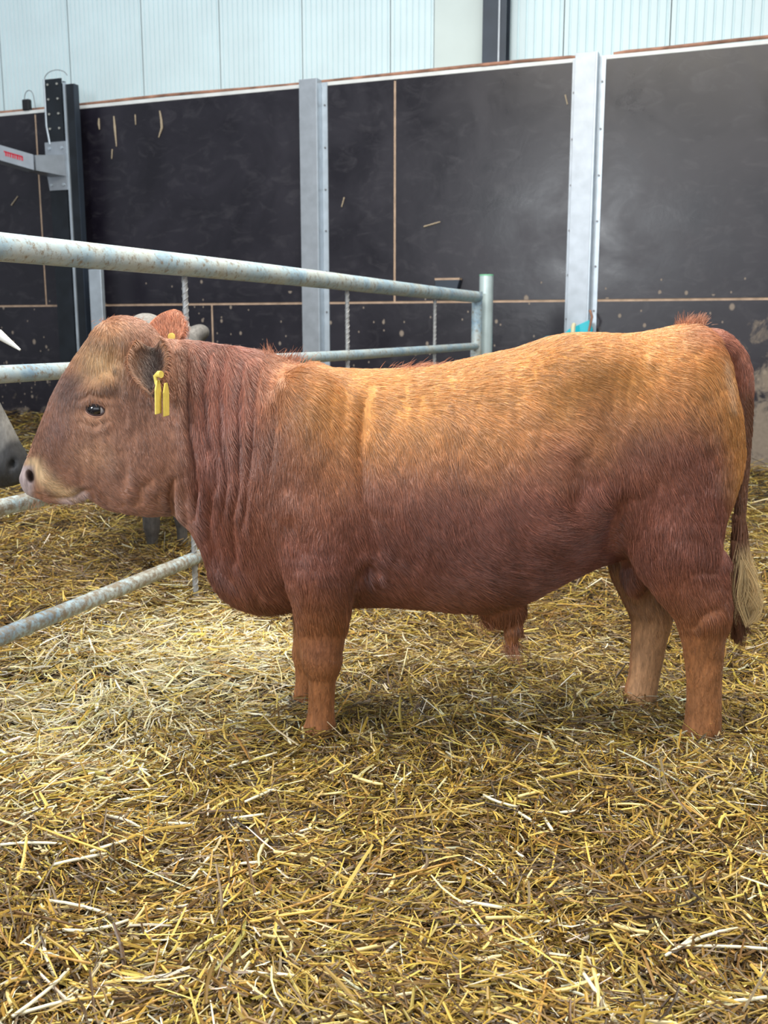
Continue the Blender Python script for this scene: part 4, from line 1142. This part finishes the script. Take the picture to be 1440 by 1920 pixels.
def strips(x, y, length, width, zoff, tilt, curl=0.25, seg=3):
    """bent blades with a folded section, all as one mesh; three points across, seg+1 along"""
    n = len(x)
    az = rng.uniform(0, 2 * math.pi, n)
    # straws lie in swirls: partly follow a slowly turning direction
    sw_ = 6.28 * vnoise(x * 1.3 + 20, y * 1.3, 51) * 1.5
    az = np.where(rng.random(n) < 0.45, sw_ + rng.normal(0, .45, n), az)
    d = np.stack([np.cos(az), np.sin(az), np.zeros(n)], 1)
    s = np.stack([-np.sin(az), np.cos(az), np.zeros(n)], 1)
    tl = rng.normal(0, 1, n) * tilt
    roll = rng.normal(0, .5, n)
    c = np.stack([x, y, ground(x, y) + zoff], 1)
    cv = rng.normal(0, curl, n); cvz = rng.normal(0, curl * .5, n)
    rows = []
    for i in range(seg + 1):
        t = i / seg - 0.5
        pc = c + d * (length * t)[:, None] + s * (length * cv * (t * t - .08))[:, None]
        pc[:, 2] += length * t * np.sin(tl) + length * cvz * (t * t - .1)
        sd = s * np.cos(roll)[:, None]; sd[:, 2] = np.sin(roll)
        up = np.stack([-s[:, 0] * np.sin(roll), -s[:, 1] * np.sin(roll), np.cos(roll)], 1)
        w = width * (1.0 if 0 < i < seg else 0.75)
        rows.append(np.stack([pc - sd * (w / 2)[:, None] - up * (w * .28)[:, None], pc, pc + sd * (w / 2)[:, None] - up * (w * .28)[:, None]], 1))
    Vv = np.stack(rows, 1)                       # n, seg+1, 3, 3
    per = (seg + 1) * 3
    q = []
    for i in range(seg):
        for j in range(2):
            q.append((i*3+j, i*3+j+1, (i+1)*3+j+1, (i+1)*3+j))
    Qd = (np.arange(n)[:, None, None] * per + np.array(q)[None]).reshape(-1, 4)
    return Vv.reshape(-1, 3), Qd, per
def field(n, y0, y1, wid):
    yy = rng.uniform(y0, y1, n); f_ = wid(yy)
    lo, hi = f_
    xx = lo + (hi - lo) * rng.random(n)
    return xx, yy
SV, SQ, SCOL = [], [], []
off = 0
def add_straw(xx, yy, lmean, wmean, zr, tilt, seg):
    global off
    n = len(xx)
    ln = lmean * np.exp(rng.normal(0, .55, n)).clip(.3, 2.9); wd = wmean * rng.uniform(.45, 1.45, n)
    zo = zr * rng.random(n) ** 1.2 - 0.012
    vv, qq, per = strips(xx, yy, ln, wd, zo, tilt, .22, seg)
    cc = np.repeat(straw_colors(xx, yy, n), per, 0)
    SV.append(vv); SQ.append(qq + off); SCOL.append(cc); off += len(vv)
add_straw(*field(60000, 1.35, 2.9, lambda y: (-.42 * y - .35, .42 * y + .35)), .052, .0050, .060, .27, 2)
add_straw(*field(55000, 2.8, 4.4, lambda y: (-.42 * y - .8, .42 * y + .8)), .055, .0048, .062, .28, 2)
add_straw(*field(62000, 4.3, 7.2, lambda y: (-.42 * y - 1.2, .42 * y + 1.2)), .075, .0070, .065, .28, 1)
add_straw(*field(36000, 7.0, 13.6, lambda y: (-.45 * y - 1.6, .42 * y + 1.5)), .11, .011, .085, .25, 1)
# loose upper stalks
add_straw(*field(5200, 1.4, 4.2, lambda y: (-.42 * y - .35, .42 * y + .35)), .085, .0066, .075, .30, 3)
SV = np.concatenate(SV); SQ = np.concatenate(SQ); SCOL = np.concatenate(SCOL)
# keep straw from poking through the wall
keepv = ((SV[:, 0] * math.sin(WA) + (SV[:, 1] - 11.0) * math.cos(WA)) < -0.005)
SQ = SQ[keepv[SQ].all(1)]
me = np_mesh('straw_bedding', SV, SQ, False); vcol(me, 'straw_col', np.clip(SCOL, 0, 1)); me.materials.append(M_straw)
straw = bpy.data.objects.new('straw_bedding', me); C.objects.link(straw)
tag(straw, 'loose golden straw bedding strewn over the whole pen floor', 'straw', kind='stuff')

# the largest single stalks lying on top: hollow stems of a few shapes
M_stem = [simple('pale_stem', (0.74, 0.58, 0.24), 0.4, noise=0.18, scale=50), simple('golden_stem', (0.64, 0.42, 0.10), 0.42, noise=0.2, scale=50),
          simple('bleached_stem', (0.78, 0.72, 0.52), 0.45, noise=0.12, scale=50), simple('amber_stem', (0.45, 0.25, 0.06), 0.45, noise=0.2, scale=50)]
stem_meshes = []
for k in range(8):
    L = (.09, .12, .15, .20, .11, .17, .13, .24)[k]; r = (.0032, .0030, .0034, .0028, .0042, .0030, .0038, .0026)[k]
    m = MB(); b1, b2 = rng.normal(0, .10), rng.normal(0, .05)
    m.tube([(L * (t - .5), L * b1 * (t - .5) ** 2, L * b2 * (t - .5) ** 2) for t in np.linspace(0, 1, 5)], [r * .9, r, r, r, r * .8], 5)
    me_ = m.mesh('straw_stalk', True); me_.materials.append(M_stem[k % 4]); stem_meshes.append(me_)
def stalk(px_, py_, ang, k, scale=1.0, tilt=0.0, zl=0.030):
    q = P(px_, py_, 2.5); d = Vector(q) - Vector((0, 0, CAM_H))
    t = 1.0
    for _ in range(6):                           # meet the bedding surface
        p = Vector((0, 0, CAM_H)) + d * t; t *= (CAM_H - (float(ground(p.x, p.y)) + zl)) / max(1e-6, CAM_H - p.z)
    p = Vector((0, 0, CAM_H)) + d * t
    o = bpy.data.objects.new('straw_stalk', stem_meshes[k]); C.objects.link(o); o.parent = straw
    o.location = p; o.rotation_euler = (rng.uniform(-3, 3), tilt, ang); o.scale = (scale, 1.15, 1.15)
    return o
for k in range(210):
    py_ = 1180 + 730 * rng.random() ** 0.8; px_ = rng.uniform(5, 1435)
    if 540 < px_ < 660 and py_ < 1420: continue
    if 1160 < px_ < 1380 and py_ < 1420: continue
    stalk(px_, py_, rng.uniform(0, 6.28), int(rng.integers(0, 8)), rng.uniform(.7, 1.3), rng.normal(0, .12), rng.uniform(.022, .045))
# the few that stand out in the photograph
for px_, py_, ang, k, sc_ in ((110, 1565, 2.55, 5, 2.1), (590, 1685, -.55 + 1.2, 3, 1.2), (540, 1715, .35, 1, 1.5), (1380, 1775, 3.0, 2, 1.5), (1120, 1850, 1.45, 4, 1.2), (900, 1695, 2.8, 6, .8),
                               (85, 1860, 1.2, 2, 1.1), (90, 1885, .5, 2, .9), (60, 1580, 0.1, 2, 1.0), (150, 1610, .5, 6, 1.0), (640, 1440, .9, 0, 1.1), (690, 1465, -.5, 4, .9), (1080, 1850, 0.5, 0, 1.1), (480, 1640, .9, 1, 1.2)):
    stalk(px_, py_, ang, k, sc_, 0.04, .048)

# ------------------------------------------------------------------ the two grey cows beyond the gate
def grey_mat():
    m, nt, b = new_mat('grey_hide')
    L = nt.links.new
    at = nt.nodes.new('ShaderNodeAttribute'); at.attribute_name = 'coat'
    tc = nt.nodes.new('ShaderNodeTexCoord')
    mp = nt.nodes.new('ShaderNodeMapping'); mp.inputs['Scale'].default_value = (90, 60, 30)
    n = nt.nodes.new('ShaderNodeTexNoise'); n.inputs['Scale'].default_value = 1.0; n.inputs['Detail'].default_value = 4
    L(tc.outputs['Object'], mp.inputs['Vector']); L(mp.outputs['Vector'], n.inputs['Vector'])
    r = nt.nodes.new('ShaderNodeMapRange'); r.inputs['From Min'].default_value = 0.3; r.inputs['From Max'].default_value = 0.7
    r.inputs['To Min'].default_value = 0.7; r.inputs['To Max'].default_value = 1.25
    L(n.outputs['Fac'], r.inputs['Value'])
    mx = nt.nodes.new('ShaderNodeVectorMath'); mx.operation = 'SCALE'
    L(at.outputs['Color'], mx.inputs[0]); L(r.outputs[0], mx.inputs['Scale']); L(mx.outputs[0], b.inputs['Base Color'])
    b.inputs['Roughness'].default_value = 0.75
    bp = nt.nodes.new('ShaderNodeBump'); bp.inputs['Strength'].default_value = 0.4; bp.inputs['Distance'].default_value = 0.006
    L(n.outputs['Fac'], bp.inputs['Height']); L(bp.outputs['Normal'], b.inputs['Normal'])
    return m
M_grey = grey_mat()
g_legs = []
for Yl, dx in ((3.185, 0), (3.355, 8)):
    g_legs.append((chain([(590+dx,980,.085,0),(600+dx,1090,.075,0),(602+dx,1180,.058,0),(602+dx,1240,.052,0),(602+dx,1275,.036,0),(602+dx,1330,.034,0),(600+dx,1362,.042,0),(594+dx,1392,.048,0)], Yl), .045, .9))
    g_legs.append((chain([(1272-dx,930,.120,0),(1275-dx,1030,.090,0),(1318-dx,1120,.062,0),(1326-dx,1155,.056,0),(1322-dx,1210,.042,0),(1320-dx,1300,.038,0),(1318-dx,1355,.046,0),(1312-dx,1388,.050,0)], Yl), .05, .9))
g_bumps = [b_ for b_ in bumps if b_[0][2] > 0.45 and b_[0][0] < P(420, 900, YB)[0]]
for s_ in (-1, 1):
    q = P(1150, 650, YB); g_bumps.append(((q[0], YB + s_ * .17, q[2]), (.07, .06, .05), .06, 0))
    q = P(1335, 690, YB); g_bumps.append(((q[0], YB + s_ * .10, q[2]), (.06, .05, .06), .05, 0))
GV, GQ = cattle_surface(0.011, 0.80, g_legs, g_bumps, cuts, TOPL, [(a, b if a < 360 else b - 40 * sstep(360, 470, np.array(float(a)))) for a, b in BOTL])
GV = relax(GV, GQ, 2)
gpx, gpy = side_px(GV)
gc = np.tile(np.array((0.135, 0.130, 0.125)), (len(GV), 1))
gc[gpx < 330] = (0.17, 0.166, 0.16)
w = sstep(104, 84, gpx - (gpy - 880) * 0.8)[:, None]; gc = gc * (1 - w) + np.array((0.035, 0.035, 0.038)) * w       # dark muzzle
w = (0.6 * np.exp(-((poly_dist(gpx, gpy, [(88, 850), (112, 890), (140, 915)]) / 14) ** 2)))[:, None]; gc = gc * (1 - w) + np.array((0.20, 0.195, 0.185)) * w
w = (0.7 * sstep(1180, 1240, gpy) * sstep(1345, 1300, gpy))[:, None]; gc = gc * (1 - w) + np.array((0.115, 0.105, 0.10)) * w
gc = gc * (0.75 + 0.5 * vnoise(gpx / 40, gpy / 40, 61))[:, None]
g_org = np.array(P(950, 1385, YB)); g_org[2] = 0.0
gme = np_mesh('body', GV - g_org, GQ); vcol(gme, 'coat', gc); gme.materials.append(M_grey)
tube_l = TV - g_org
tme = np_mesh('tail', tube_l, TQ); vcol(tme, 'coat', np.tile(np.array((0.17, 0.16, 0.155)), (len(TV), 1))); tme.materials.append(M_grey)
ear_meshes = []
for sg in (-1, 1):
    VV, QQ, n = ear_sheet(np.array(P(268, 668, YB)) + np.array((0, sg * .09, 0)), (0.30, sg * 0.9, 0.05), (-0.75, sg * 0.25, -.3), 0.095, 0.042, 0.035)
    m_ = ear_normals_out(VV - g_org, QQ); cc = np.tile(np.array((0.15, 0.145, 0.14)), (len(VV), 1)); cc[n:] = (0.06, 0.05, 0.05); vcol(m_, 'coat', cc); m_.materials.append(M_grey); ear_meshes.append(m_)
M_horn = simple('pale_horn', (0.66, 0.66, 0.62), 0.35, noise=0.2, scale=30)
mh = MB(); mh.tube([(0, 0, 0), (.03, .02, .045), (.09, .03, .055), (.15, .03, .02)], [.022, .021, .017, .004], 12)
def grey_cow(loc, rz, scale, label, horns):
    t = empty('grey_cow', loc, rz); t.scale = (scale,) * 3
    for nm, me_ in (('body', gme), ('tail', tme), ('ear', ear_meshes[0]), ('ear', ear_meshes[1])):
        o = bpy.data.objects.new(nm, me_); C.objects.link(o); o.parent = t
    q = np.array(P(178, 768, YB)) - g_org
    for sg in (-1, 1):
        m = MB()
        m.tube([(0, sg * d_, 0) for d_ in (-.012, -.006, .002, .008, .012)], [.012, .02, .022, .016, .004], 12)
        o = m.build('eyeball', M_eye, t, True); o.location = (q[0], sg * 0.085, q[2])
    if horns:
        for sg in (-1, 1):
            h0 = np.array(P(235, 618, YB)) - g_org
            m = MB(); m.tube([(0, sg * .06, 0), (.01, sg * .13, .02), (-.08, sg * .19, .04), (-.20, sg * .20, .015), (-.29, sg * .17, -.045)], [.030, .028, .025, .020, .004], 12)
            o = m.build('horn', M_horn, t, True); o.location = h0
    tag(t, label, 'cow', 'grey cows behind the gate')
    return t
gz = float(ground(-1.14, 5.45))
grey_cow((-1.270, 6.02, gz - 0.01), math.radians(97), 0.965, 'grey cow facing out from behind the bull head, its ear and legs showing', False)
# the other one reaches in from the left edge: muzzle towards the bull's nose
muz = np.array(P(42, 893, YB)) - g_org
target = Vector(P(57, 872, 3.80))
grey_cow((target.x + muz[0] * 1.0, target.y, target.z - muz[2]), math.pi, 1.0, 'grey horned cow at the left edge reaching its dark muzzle towards the bull', True)
